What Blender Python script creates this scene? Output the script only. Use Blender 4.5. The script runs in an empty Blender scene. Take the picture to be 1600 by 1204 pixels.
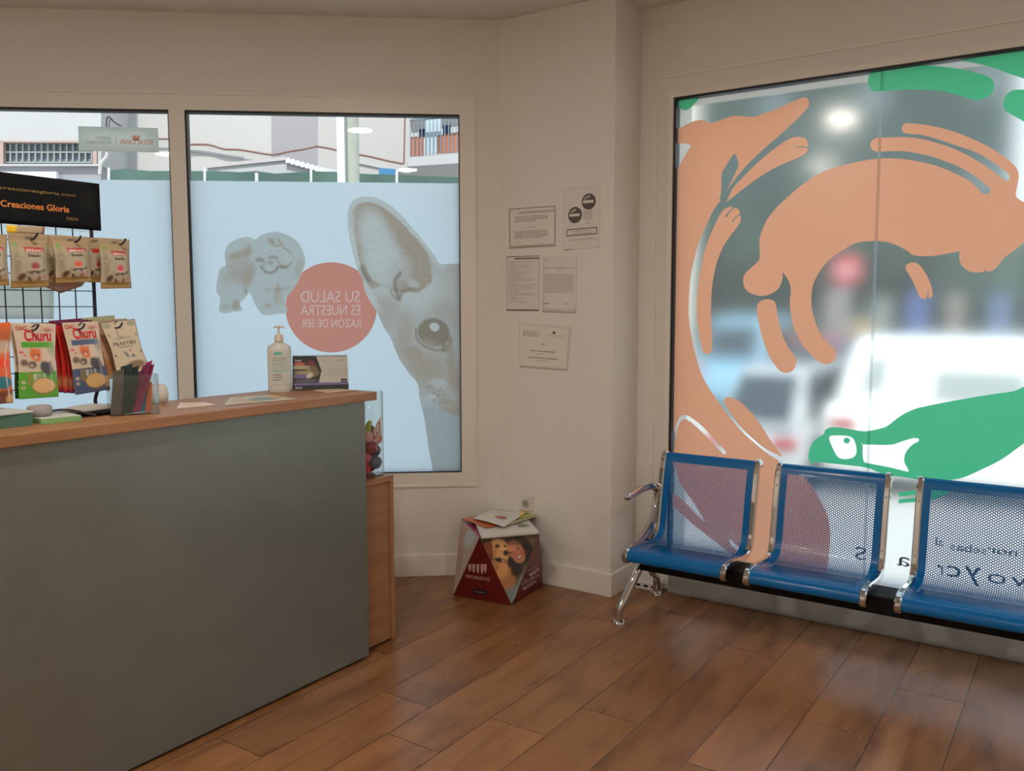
import bpy, bmesh, math, random
import numpy as np
from mathutils import Vector, Matrix
from mathutils.geometry import delaunay_2d_cdt
random.seed(7)
rng = np.random.RandomState(5)
SC = bpy.context.scene
COL = SC.collection

# ---------------------------------------------------------------- camera
FPX, H = 1343.4, 1.55
YAW, PITCH, ROLL = math.radians(34.152), math.radians(5.219), math.radians(0.073)
_f = np.array([math.cos(YAW)*math.cos(PITCH), math.sin(YAW)*math.cos(PITCH), -math.sin(PITCH)])
_r = np.array([math.sin(YAW), -math.cos(YAW), 0.0]); _d = np.cross(_f, _r)
_c, _s = math.cos(ROLL), math.sin(ROLL)
CR, CD = _c*_r+_s*_d, -_s*_r+_c*_d
cam_data = bpy.data.cameras.new('camera'); cam = bpy.data.objects.new('camera', cam_data); COL.objects.link(cam)
cam_data.sensor_width = 36.0; cam_data.lens = FPX/1600*36.0; cam_data.clip_start = 0.02; cam_data.clip_end = 300
m = Matrix.Identity(4)
for i in range(3):
    m[i][0] = CR[i]; m[i][1] = -CD[i]; m[i][2] = -_f[i]
m[2][3] = H
cam.matrix_world = m
SC.camera = cam

# ---------------------------------------------------------------- sky, sun, exposure
SC.view_settings.view_transform = 'Standard'; SC.view_settings.look = 'None'
SC.view_settings.exposure = 0.62; SC.view_settings.gamma = 1.0; SC.view_settings.use_curve_mapping = False
SKY = 0.62; SUN = 3.0; LAMP = 150.0
W = bpy.data.worlds.new('sky'); SC.world = W; W.use_nodes = True
wn = W.node_tree; wn.nodes.clear()
wo = wn.nodes.new('ShaderNodeOutputWorld'); wb = wn.nodes.new('ShaderNodeBackground')
tc = wn.nodes.new('ShaderNodeTexCoord'); sp = wn.nodes.new('ShaderNodeSeparateXYZ'); rp = wn.nodes.new('ShaderNodeValToRGB')
rp.color_ramp.elements[0].position = 0.0; rp.color_ramp.elements[0].color = (0.95, 0.98, 1.0, 1)
rp.color_ramp.elements[1].position = 0.7; rp.color_ramp.elements[1].color = (0.55, 0.75, 1.0, 1)
wn.links.new(tc.outputs['Generated'], sp.inputs[0]); wn.links.new(sp.outputs['Z'], rp.inputs[0])
wn.links.new(rp.outputs[0], wb.inputs['Color']); wb.inputs['Strength'].default_value = SKY*1.6
wn.links.new(wb.outputs[0], wo.inputs['Surface'])
sl = bpy.data.lights.new('sun', 'SUN'); sl.energy = SUN; sl.angle = 0.02; sl.color = (1.0, 0.95, 0.88)
so = bpy.data.objects.new('sun', sl); COL.objects.link(so); so.location = (0, 0, 12)
so.rotation_euler = Vector((0.45, 0.33, -0.83)).to_track_quat('-Z', 'Y').to_euler()

# ---------------------------------------------------------------- pixel -> place helpers
def ray(x, y): return CR*((x-800)/FPX) + CD*((y-602)/FPX) + _f
CAM = np.array([0, 0, H])
def onZ(x, y, z=0.0): r = ray(x, y); return CAM + r*((z-H)/r[2])
def onX(x, y, X): r = ray(x, y); return CAM + r*(X/r[0])
def onY(x, y, Y): r = ray(x, y); return CAM + r*(Y/r[1])
LA = np.array([4.02, 2.81, 0.0]); LU = np.array([-0.6275, 0.7786, 0.0]); LU /= np.linalg.norm(LU)
LN = np.array([-LU[1], LU[0], 0.0]);  LN = -LN if LN@LA < 0 else LN
def onL(x, y, D=0.0):
    r = ray(x, y); return CAM + r*((LN@LA+D)/(LN@r))
def Lp(u, z, D=0.0): return LA + LU*u + LN*D + np.array([0, 0, z])
def Lu(p): return float((np.asarray(p)-LA)@LU)

# ---------------------------------------------------------------- materials
def S(r, g, b, k=1.0):
    o = []
    for c in (r, g, b):
        c = c/255.0; c = c/12.92 if c <= 0.04045 else ((c+0.055)/1.055)**2.4
        o.append(min(c*k, 1.0))
    return tuple(o)
MATS = {}
def P(name, col=(0.8, 0.8, 0.8), rough=0.5, metal=0.0, noise=None, bump=0.0, coat=0.0, spec=0.5, nscale=8.0, stretch=(1, 1, 1), vcol=False, emit=None):
    """principled material; noise = second colour mixed in by a procedural noise"""
    if name in MATS: return MATS[name]
    M = bpy.data.materials.new(name); M.use_nodes = True; nt = M.node_tree; b = nt.nodes['Principled BSDF']
    b.inputs['Base Color'].default_value = (*col, 1); b.inputs['Roughness'].default_value = rough; b.inputs['Metallic'].default_value = metal
    b.inputs['Coat Weight'].default_value = coat; b.inputs['Specular IOR Level'].default_value = spec
    t = nt.nodes.new('ShaderNodeTexCoord'); mp = nt.nodes.new('ShaderNodeMapping'); mp.inputs['Scale'].default_value = stretch
    n = nt.nodes.new('ShaderNodeTexNoise'); n.inputs['Scale'].default_value = nscale; n.inputs['Detail'].default_value = 6
    nt.links.new(t.outputs['Object'], mp.inputs[0]); nt.links.new(mp.outputs[0], n.inputs['Vector'])
    base = None
    if vcol:
        a = nt.nodes.new('ShaderNodeVertexColor'); a.layer_name = 'Col'; base = a.outputs['Color']
        nt.links.new(base, b.inputs['Base Color'])
    if noise is not None:
        mx = nt.nodes.new('ShaderNodeMix'); mx.data_type = 'RGBA'
        mx.inputs[6].default_value = (*col, 1); mx.inputs[7].default_value = (*noise, 1)
        cr = nt.nodes.new('ShaderNodeValToRGB'); cr.color_ramp.elements[0].position = 0.35; cr.color_ramp.elements[1].position = 0.68
        nt.links.new(n.outputs['Fac'], cr.inputs[0]); nt.links.new(cr.outputs[0], mx.inputs[0]); nt.links.new(mx.outputs[2], b.inputs['Base Color'])
    else:
        # faint roughness variation so nothing is perfectly uniform
        mr = nt.nodes.new('ShaderNodeMapRange'); mr.inputs['To Min'].default_value = max(rough-0.04, 0.02); mr.inputs['To Max'].default_value = min(rough+0.04, 1)
        nt.links.new(n.outputs['Fac'], mr.inputs['Value']); nt.links.new(mr.outputs[0], b.inputs['Roughness'])
    if bump:
        bp = nt.nodes.new('ShaderNodeBump'); bp.inputs['Strength'].default_value = bump; bp.inputs['Distance'].default_value = 0.01
        nt.links.new(n.outputs['Fac'], bp.inputs['Height']); nt.links.new(bp.outputs[0], b.inputs['Normal'])
    if emit:
        b.inputs['Emission Color'].default_value = (*emit[:3], 1); b.inputs['Emission Strength'].default_value = emit[3]
    MATS[name] = M; return M
def film(name, col=None, trans=0.7, gloss=0.05):
    """window film: diffuse + translucent + a little gloss; colour from attribute Col when col is None"""
    if name in MATS: return MATS[name]
    M = bpy.data.materials.new(name); M.use_nodes = True; nt = M.node_tree; nt.nodes.clear()
    o = nt.nodes.new('ShaderNodeOutputMaterial'); d = nt.nodes.new('ShaderNodeBsdfDiffuse'); t = nt.nodes.new('ShaderNodeBsdfTranslucent')
    mx = nt.nodes.new('ShaderNodeMixShader'); mx.inputs[0].default_value = trans
    g = nt.nodes.new('ShaderNodeBsdfGlossy'); g.inputs['Roughness'].default_value = 0.25; m2 = nt.nodes.new('ShaderNodeMixShader'); m2.inputs[0].default_value = gloss
    if col is None:
        a = nt.nodes.new('ShaderNodeVertexColor'); a.layer_name = 'Col'
        nt.links.new(a.outputs['Color'], d.inputs['Color']); nt.links.new(a.outputs['Color'], t.inputs['Color'])
    else:
        n = nt.nodes.new('ShaderNodeTexNoise'); n.inputs['Scale'].default_value = 3.0
        tcn = nt.nodes.new('ShaderNodeTexCoord'); nt.links.new(tcn.outputs['Object'], n.inputs['Vector'])
        mc = nt.nodes.new('ShaderNodeMix'); mc.data_type = 'RGBA'
        mc.inputs[6].default_value = (*col, 1); mc.inputs[7].default_value = (*[c*0.95 for c in col], 1)
        nt.links.new(n.outputs['Fac'], mc.inputs[0])
        nt.links.new(mc.outputs[2], d.inputs['Color']); nt.links.new(mc.outputs[2], t.inputs['Color'])
    nt.links.new(d.outputs[0], mx.inputs[1]); nt.links.new(t.outputs[0], mx.inputs[2])
    nt.links.new(mx.outputs[0], m2.inputs[1]); nt.links.new(g.outputs[0], m2.inputs[2]); nt.links.new(m2.outputs[0], o.inputs['Surface'])
    MATS[name] = M; return M
def clear_glass(name, tint=(0.96, 0.98, 0.97), refl=1.0, tr=None):
    if name in MATS: return MATS[name]
    M = bpy.data.materials.new(name); M.use_nodes = True; nt = M.node_tree; nt.nodes.clear()
    o = nt.nodes.new('ShaderNodeOutputMaterial'); t = nt.nodes.new('ShaderNodeBsdfTransparent'); t.inputs['Color'].default_value = (*tint, 1)
    g = nt.nodes.new('ShaderNodeBsdfGlossy'); g.inputs['Roughness'].default_value = 0.0
    lf = nt.nodes.new('ShaderNodeLayerWeight'); lf.inputs['Blend'].default_value = 0.5
    pw = nt.nodes.new('ShaderNodeMath'); pw.operation = 'POWER'; pw.inputs[1].default_value = 5.0; nt.links.new(lf.outputs['Facing'], pw.inputs[0])
    lw = nt.nodes.new('ShaderNodeMath'); lw.operation = 'MULTIPLY_ADD'; lw.inputs[1].default_value = 0.9; lw.inputs[2].default_value = 0.04; nt.links.new(pw.outputs[0], lw.inputs[0])
    mu = nt.nodes.new('ShaderNodeMath'); mu.operation = 'MULTIPLY'; mu.use_clamp = True; mu.inputs[1].default_value = refl
    mx = nt.nodes.new('ShaderNodeMixShader')
    nt.links.new(lw.outputs[0], mu.inputs[0]); nt.links.new(mu.outputs[0], mx.inputs[0])
    nt.links.new(t.outputs[0], mx.inputs[1]); nt.links.new(g.outputs[0], mx.inputs[2]); nt.links.new(mx.outputs[0], o.inputs['Surface'])
    MATS[name] = M; return M
def blur_glass(name):
    """privacy glass: rough thin refraction with a faint surface gloss"""
    M = bpy.data.materials.new(name); M.use_nodes = True; nt = M.node_tree; nt.nodes.clear()
    o = nt.nodes.new('ShaderNodeOutputMaterial'); r = nt.nodes.new('ShaderNodeBsdfRefraction')
    r.inputs['IOR'].default_value = 1.05; r.inputs['Roughness'].default_value = 0.45; r.inputs['Color'].default_value = (0.96, 0.985, 0.975, 1)
    g = nt.nodes.new('ShaderNodeBsdfGlossy'); g.inputs['Roughness'].default_value = 0.13
    mx = nt.nodes.new('ShaderNodeMixShader'); mx.inputs[0].default_value = 0.045
    hz = nt.nodes.new('ShaderNodeBsdfTranslucent'); hz.inputs['Color'].default_value = (0.9, 0.93, 0.92, 1); mh = nt.nodes.new('ShaderNodeMixShader'); mh.inputs[0].default_value = 0.06
    nt.links.new(r.outputs[0], mh.inputs[1]); nt.links.new(hz.outputs[0], mh.inputs[2])
    nt.links.new(mh.outputs[0], mx.inputs[1]); nt.links.new(g.outputs[0], mx.inputs[2]); nt.links.new(mx.outputs[0], o.inputs['Surface'])
    return M
def VC(rough=0.5, coat=0.0):
    return P('printed_%d_%d' % (rough*100, coat*100), rough=rough, vcol=True, coat=coat)

# ---------------------------------------------------------------- object helpers
OFF = {}
def link(o, parent, base, label, cat, group, kind):
    COL.objects.link(o)
    if parent is not None:
        o.parent = parent; o.matrix_parent_inverse = Matrix.Translation(-Vector(OFF.get(parent.name, (0, 0, 0))))
    if label: o['label'] = label
    if cat: o['category'] = cat
    if group: o['group'] = group
    if kind: o['kind'] = kind
def thing(name, loc, label, cat, group=None, kind=None):
    o = bpy.data.objects.new(name, None); o.location = loc; o.empty_display_size = 0.05
    link(o, None, None, label, cat, group, kind); OFF[o.name] = tuple(float(v) for v in loc); return o
def mesh(name, V, F, mat, parent=None, label=None, cat=None, group=None, kind=None, smooth=False, cols=None, uvs=None, midx=None):
    V = np.array(V, float).reshape(-1, 3)
    base = np.zeros(3)
    if parent is None:
        lo, hi = V.min(0), V.max(0); base = np.array([(lo[0]+hi[0])/2, (lo[1]+hi[1])/2, lo[2]])
    me = bpy.data.meshes.new(name); me.from_pydata((V-base).tolist(), [], [tuple(int(i) for i in f) for f in F])
    for mm in (mat if isinstance(mat, (list, tuple)) else [mat]): me.materials.append(mm)
    if midx is not None: me.polygons.foreach_set('material_index', midx)
    if smooth: me.polygons.foreach_set('use_smooth', [True]*len(me.polygons))
    li = np.empty(len(me.loops), int); me.loops.foreach_get('vertex_index', li)
    if cols is not None:
        cols = np.asarray(cols, float)
        a = me.color_attributes.new('Col', 'FLOAT_COLOR', 'CORNER')
        cc = cols if len(cols) == len(me.loops) and len(cols) != len(V) else cols[li]
        a.data.foreach_set('color', np.hstack([cc, np.ones((len(cc), 1))]).ravel())
    if uvs is not None:
        uv = me.uv_layers.new(name='UVMap'); uv.data.foreach_set('uv', np.asarray(uvs, float)[li].ravel())
    me.validate(); me.update()
    o = bpy.data.objects.new(name, me)
    if parent is None: o.location = base.tolist()
    link(o, parent, base, label, cat, group, kind)
    if parent is None: OFF[o.name] = tuple(base.tolist())
    return o
class MB:
    """collects pieces into one vertex/face list"""
    def __init__(s): s.V = []; s.F = []; s.M = []
    def add(s, V, F, mi=0):
        k = len(s.V); s.V += [tuple(v) for v in V]; s.F += [tuple(i+k for i in f) for f in F]; s.M += [mi]*len(F); return s
    def box(s, lo, hi, mi=0, fr=None):
        x0, y0, z0 = lo; x1, y1, z1 = hi
        V = [(x0, y0, z0), (x1, y0, z0), (x1, y1, z0), (x0, y1, z0), (x0, y0, z1), (x1, y0, z1), (x1, y1, z1), (x0, y1, z1)]
        if fr is not None: V = [fr(*v) for v in V]
        return s.add(V, [(0, 3, 2, 1), (4, 5, 6, 7), (0, 1, 5, 4), (1, 2, 6, 5), (2, 3, 7, 6), (3, 0, 4, 7)], mi)
    def prism(s, pts, vec, mi=0):
        """polygon (3D points, CCW seen from -vec) extruded by vec"""
        n = len(pts); a = [np.asarray(p, float) for p in pts]; b = [p+np.asarray(vec, float) for p in a]
        return s.add(a+b, [tuple(range(n))[::-1], tuple(range(n, 2*n))]+[(i, (i+1) % n, n+(i+1) % n, n+i) for i in range(n)], mi)
    def tube(s, pts, r, seg=12, mi=0, cap=True, sm=0):
        pts = [np.asarray(p, float) for p in pts]
        rs = list(r) if isinstance(r, (list, tuple)) else [r]*len(pts)
        if sm:
            q = spline(pts, sm); rr = np.interp(np.linspace(0, len(pts)-1, len(q)), range(len(pts)), rs); pts, rs = q, list(rr)
        n = len(pts); V = []; F = []; up = None
        for i in range(n):
            t = pts[min(i+1, n-1)]-pts[max(i-1, 0)]; t = t/(np.linalg.norm(t)+1e-9)
            if up is None: up = np.cross(t, [0, 0, 1.0]) if abs(t[2]) < 0.9 else np.cross(t, [1.0, 0, 0])
            up = up-t*(up@t); up /= np.linalg.norm(up); w = np.cross(t, up)
            for k in range(seg):
                a = 2*math.pi*k/seg; V.append(pts[i]+(up*math.cos(a)+w*math.sin(a))*rs[i])
        for i in range(n-1):
            for k in range(seg):
                F.append((i*seg+k, i*seg+(k+1) % seg, (i+1)*seg+(k+1) % seg, (i+1)*seg+k))
        if cap: F += [tuple(range(seg))[::-1], tuple(range((n-1)*seg, n*seg))]
        return s.add(V, F, mi)
    def lathe(s, prof, c, seg=32, mi=0, axis=(0, 0, 1), sq=None):
        """prof: (radius, height) list; sq=(sx,sy) squashes the section"""
        ax = Vector(axis).normalized(); q = Vector((0, 0, 1)).rotation_difference(ax); V = []; F = []
        sx, sy = sq or (1, 1)
        for (r, h) in prof:
            for k in range(seg):
                a = 2*math.pi*k/seg; v = q@Vector((r*math.cos(a)*sx, r*math.sin(a)*sy, h)); V.append((v.x+c[0], v.y+c[1], v.z+c[2]))
        n = len(prof)
        for i in range(n-1):
            for k in range(seg): F.append((i*seg+k, i*seg+(k+1) % seg, (i+1)*seg+(k+1) % seg, (i+1)*seg+k))
        F += [tuple(range(seg))[::-1], tuple(range((n-1)*seg, n*seg))]
        return s.add(V, F, mi)
    def ball(s, c, r, seg=14, mi=0, noise=0.0):
        rx, ry, rz = r if isinstance(r, (list, tuple)) else (r, r, r); V = []; F = []; nr = seg//2
        for i in range(nr+1):
            th = math.pi*i/nr
            for k in range(seg):
                a = 2*math.pi*k/seg; q = 1+noise*(rng.rand()-0.5)
                V.append((c[0]+rx*q*math.sin(th)*math.cos(a), c[1]+ry*q*math.sin(th)*math.sin(a), c[2]-rz*q*math.cos(th)))
        for i in range(nr):
            for k in range(seg): F.append((i*seg+k, i*seg+(k+1) % seg, (i+1)*seg+(k+1) % seg, (i+1)*seg+k))
        return s.add(V, F, mi)
    def build(s, name, mat, parent=None, label=None, cat=None, group=None, kind=None, smooth=False, bevel=0.0, cols=None):
        o = mesh(name, s.V, s.F, mat, parent, label, cat, group, kind, smooth, midx=s.M, cols=cols)
        if bevel:
            b = o.modifiers.new('bevel', 'BEVEL'); b.width = bevel; b.segments = 2; b.limit_method = 'ANGLE'; b.angle_limit = math.radians(40)
        if smooth:
            bmn = bmesh.new(); bmn.from_mesh(o.data)
            for e in bmn.edges:
                if len(e.link_faces) == 2 and e.calc_face_angle(0) > math.radians(42): e.smooth = False
            bmn.to_mesh(o.data); bmn.free()
        return o
def spline(pts, k=4, closed=False):
    pts = [np.asarray(p, float) for p in pts]; n = len(pts); out = []
    rngi = range(n if closed else n-1)
    for i in rngi:
        if closed: p0, p1, p2, p3 = pts[(i-1) % n], pts[i], pts[(i+1) % n], pts[(i+2) % n]
        else: p0, p1, p2, p3 = pts[max(i-1, 0)], pts[i], pts[i+1], pts[min(i+2, n-1)]
        for j in range(k):
            t = j/k
            out.append(0.5*((2*p1)+(-p0+p2)*t+(2*p0-5*p1+4*p2-p3)*t*t+(-p0+3*p1-3*p2+p3)*t**3))
    if not closed: out.append(pts[-1])
    return out
def inpoly(q, poly):
    """q (n,2) inside polygon, vectorised"""
    q = np.asarray(q); x, y = q[:, 0], q[:, 1]; p = np.asarray(poly); ins = np.zeros(len(q), bool); j = len(p)-1
    for i in range(len(p)):
        xi, yi = p[i]; xj, yj = p[j]
        c = ((yi > y) != (yj > y))
        with np.errstate(divide='ignore', invalid='ignore'): xx = (xj-xi)*(y-yi)/(yj-yi)+xi
        ins ^= c & (x < xx); j = i
    return ins
def region(polys, keep, extra=None):
    """constrained triangulation of closed px polygons; keep(centroids)->mask"""
    V = []; E = []
    for p in polys:
        k = len(V); V += [Vector((float(a[0]), float(a[1]))) for a in p]; n = len(p); E += [(k+i, k+(i+1) % n) for i in range(n)]
    if extra is not None: V += [Vector((float(a[0]), float(a[1]))) for a in extra]
    v, e, f, *_ = delaunay_2d_cdt(V, E, [], 0, 1e-5)
    v = np.array([(a.x, a.y) for a in v]); f = np.array([t for t in f if len(t) == 3], int)
    c = v[f].mean(1); k = keep(c); f = f[k]; used = np.unique(f); mp = np.zeros(len(v), int); mp[used] = np.arange(len(used)); return v[used], mp[f], c[k]
# ---------------------------------------------------------------- painting on flat things
def El(cx, cy, rx, ry, ang, col, a=1.0, soft=0.3): return ('e', cx, cy, rx, ry, math.radians(ang), col, a, soft)
def Rc(x0, y0, x1, y1, col, a=1.0): return ('r', x0, y0, x1, y1, col, a)
def Pg(pts, col, a=1.0): return ('p', pts, col, a)
def Ln(pts, w, col, a=1.0): return ('l', pts, w, col, a)
def paint(q, base, layers):
    q = np.asarray(q, float); C = np.tile(np.array(base, float), (len(q), 1))
    for L in layers:
        if L[0] == 'e':
            _, cx, cy, rx, ry, an, col, al, sf = L
            dx, dy = q[:, 0]-cx, q[:, 1]-cy; x = (dx*math.cos(an)+dy*math.sin(an))/rx; y = (-dx*math.sin(an)+dy*math.cos(an))/ry
            w = np.clip((1-np.sqrt(x*x+y*y))/max(sf, 1e-3)+0.5*(sf > 0.05), 0, 1)*al
        elif L[0] == 'r':
            _, x0, y0, x1, y1, col, al = L
            w = ((q[:, 0] >= x0) & (q[:, 0] <= x1) & (q[:, 1] >= y0) & (q[:, 1] <= y1))*al
        elif L[0] == 'p':
            _, pts, col, al = L; w = inpoly(q, pts)*al
        else:
            _, pts, wd, col, al = L; dmin = np.full(len(q), 1e9)
            for a, b in zip(pts[:-1], pts[1:]):
                a = np.array(a, float); b = np.array(b, float); d = b-a; t = np.clip(((q-a)@d)/(d@d+1e-9), 0, 1)
                dmin = np.minimum(dmin, np.linalg.norm(q-(a+t[:, None]*d), axis=1))
            w = np.clip(1.5-dmin/wd, 0, 1)*al
        C = C*(1-w[:, None])+np.array(col, float)*w[:, None]
    return C
TXT = {}
def textmesh(s, bold=0.0):
    if (s, bold) in TXT: return TXT[(s, bold)]
    cu = bpy.data.curves.new('t', 'FONT'); cu.body = s; cu.size = 1.0; cu.offset = bold; cu.resolution_u = 3
    o = bpy.data.objects.new('t', cu); COL.objects.link(o)
    dg = bpy.context.evaluated_depsgraph_get(); me = bpy.data.meshes.new_from_object(o.evaluated_get(dg))
    V = np.array([v.co[:2] for v in me.vertices]).reshape(-1, 2); F = [tuple(p.vertices) for p in me.polygons]
    bpy.data.objects.remove(o); bpy.data.curves.remove(cu); bpy.data.meshes.remove(me)
    TXT[(s, bold)] = (V, F); return V, F
def textloops(s):
    """closed outlines of a word at size 1"""
    cu = bpy.data.curves.new('t', 'FONT'); cu.body = s; cu.size = 1.0; cu.fill_mode = 'NONE'; cu.resolution_u = 3; cu.offset = 0.022
    o = bpy.data.objects.new('t', cu); COL.objects.link(o)
    me = bpy.data.meshes.new_from_object(o.evaluated_get(bpy.context.evaluated_depsgraph_get()))
    V = [tuple(v.co[:2]) for v in me.vertices]; adj = {}
    for e in me.edges:
        a, b = e.vertices; adj.setdefault(a, []).append(b); adj.setdefault(b, []).append(a)
    bpy.data.objects.remove(o); bpy.data.curves.remove(cu); bpy.data.meshes.remove(me)
    out = []; seen = set()
    for s0 in sorted(adj):
        if s0 in seen: continue
        lp = [s0]; seen.add(s0); cur = s0
        while True:
            nx = [q for q in adj[cur] if q not in seen]
            if not nx: break
            cur = nx[0]; seen.add(cur); lp.append(cur)
        if len(lp) > 2: out.append([V[i] for i in lp])
    return out
class Card:
    """a flat or puffed sheet through four corners (tl, tr, br, bl); (u,v) from the top left"""
    def __init__(s, tl, tr, br, bl):
        s.c = [np.asarray(p, float) for p in (tl, tr, br, bl)]
        s.w = np.linalg.norm(s.c[1]-s.c[0]); s.h = np.linalg.norm(s.c[3]-s.c[0])
        n = np.cross(s.c[1]-s.c[0], s.c[0]-s.c[3]); s.n = n/np.linalg.norm(n); s.puff = lambda u, v: 0.0*u
    def F(s, u, v, d=0.0):
        u = np.asarray(u, float)[..., None]; v = np.asarray(v, float)[..., None]
        a, b, c, e = s.c; d = np.asarray(d, float)
        dd = (d+s.puff(u[..., 0], v[..., 0]))[..., None] if True else d
        return a*(1-u)*(1-v)+b*u*(1-v)+c*u*v+e*(1-u)*v+s.n*dd
    def sheet(s, name, mat, base, layers, nx=40, ny=50, t=0.0008, parent=None, label=None, cat=None, group=None, mask=None, dback=None):
        u, v = np.meshgrid(np.linspace(0, 1, nx+1), np.linspace(0, 1, ny+1)); u = u.ravel(); v = v.ravel()
        A = s.F(u, v); pf = s.puff
        s.puff = (lambda a, b: -pf(a, b)) if dback else pf
        B = s.F(u, v, -t); s.puff = pf
        n = len(u); F = []
        g = lambda i, j: j*(nx+1)+i
        for j in range(ny):
            for i in range(nx): F.append((g(i, j), g(i, j+1), g(i+1, j+1), g(i+1, j)))
        for j in range(ny):
            for i in range(nx): F.append((n+g(i, j), n+g(i+1, j), n+g(i+1, j+1), n+g(i, j+1)))
        bd = [g(i, 0) for i in range(nx)]+[g(nx, j) for j in range(ny)]+[g(i, ny) for i in range(nx, 0, -1)]+[g(0, j) for j in range(ny, 0, -1)]
        for a, b in zip(bd, bd[1:]+bd[:1]): F.append((a, b, n+b, n+a))
        C = paint(np.stack([u, v], 1), base, layers); C = np.vstack([C, C])
        return mesh(name, np.vstack([A, B]), F, mat, parent, label, cat, group, smooth=True, cols=C)
    def text(s, txt, u, v, size, mat, parent, align='c', mirror=False, sx=1.0, bold=0.0, d=0.0006, name='lettering', rot=0.0, tw=None, label=None):
        """size = letter height in metres; (u,v) = anchor on the baseline; tw = wanted width in m"""
        V, F = textmesh(txt, bold); V = V.copy()*size*1.0
        if len(V) == 0: return None
        x0, x1 = V[:, 0].min(), V[:, 0].max()
        if tw: sx = tw/(x1-x0)
        V[:, 0] = (V[:, 0]-{'c': (x0+x1)/2, 'l': x0, 'r': x1}[align])*sx
        if rot: V = V@np.array([[math.cos(rot), math.sin(rot)], [-math.sin(rot), math.cos(rot)]])
        if mirror: V[:, 0] *= -1; F = [f[::-1] for f in F]
        return mesh(name, s.F(u+V[:, 0]/s.w, v-V[:, 1]/s.h, d), F, mat, parent, label)
    def shape(s, poly, mat, parent, name='print', d=0.0005, label=None):
        poly = np.array(poly, float); v, f, c = region([poly], lambda c: inpoly(c, poly))
        X = s.F(v[:, 0], v[:, 1], d); return mesh(name, X, f[:, ::-1] if np.cross(v[f[0][1]]-v[f[0][0]], v[f[0][2]]-v[f[0][0]]) > 0 else f, mat, parent, label)
def greek(card, u0, u1, v0, v1, n, mat, parent, fill=0.45, ragged=0.15, name='small_print'):
    """lines of very small print"""
    b = MB(); dv = (v1-v0)/n
    for i in range(n):
        u = u0; v = v0+i*dv; end = u1-(rng.rand()*ragged*(u1-u0) if i < n-1 else 0.5*(u1-u0)*rng.rand())
        while u < end:
            l = (0.02+0.05*rng.rand())*(1.0); e = min(u+l, end)
            q = card.F(np.array([u, e, e, u]), np.array([v, v, v+dv*fill, v+dv*fill]), 0.0005)
            b.add(q, [(0, 3, 2, 1)]); u = e+0.012
    return b.build(name, mat, parent)
def A(r, g, b, k=2.3): return S(r, g, b, k)
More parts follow.
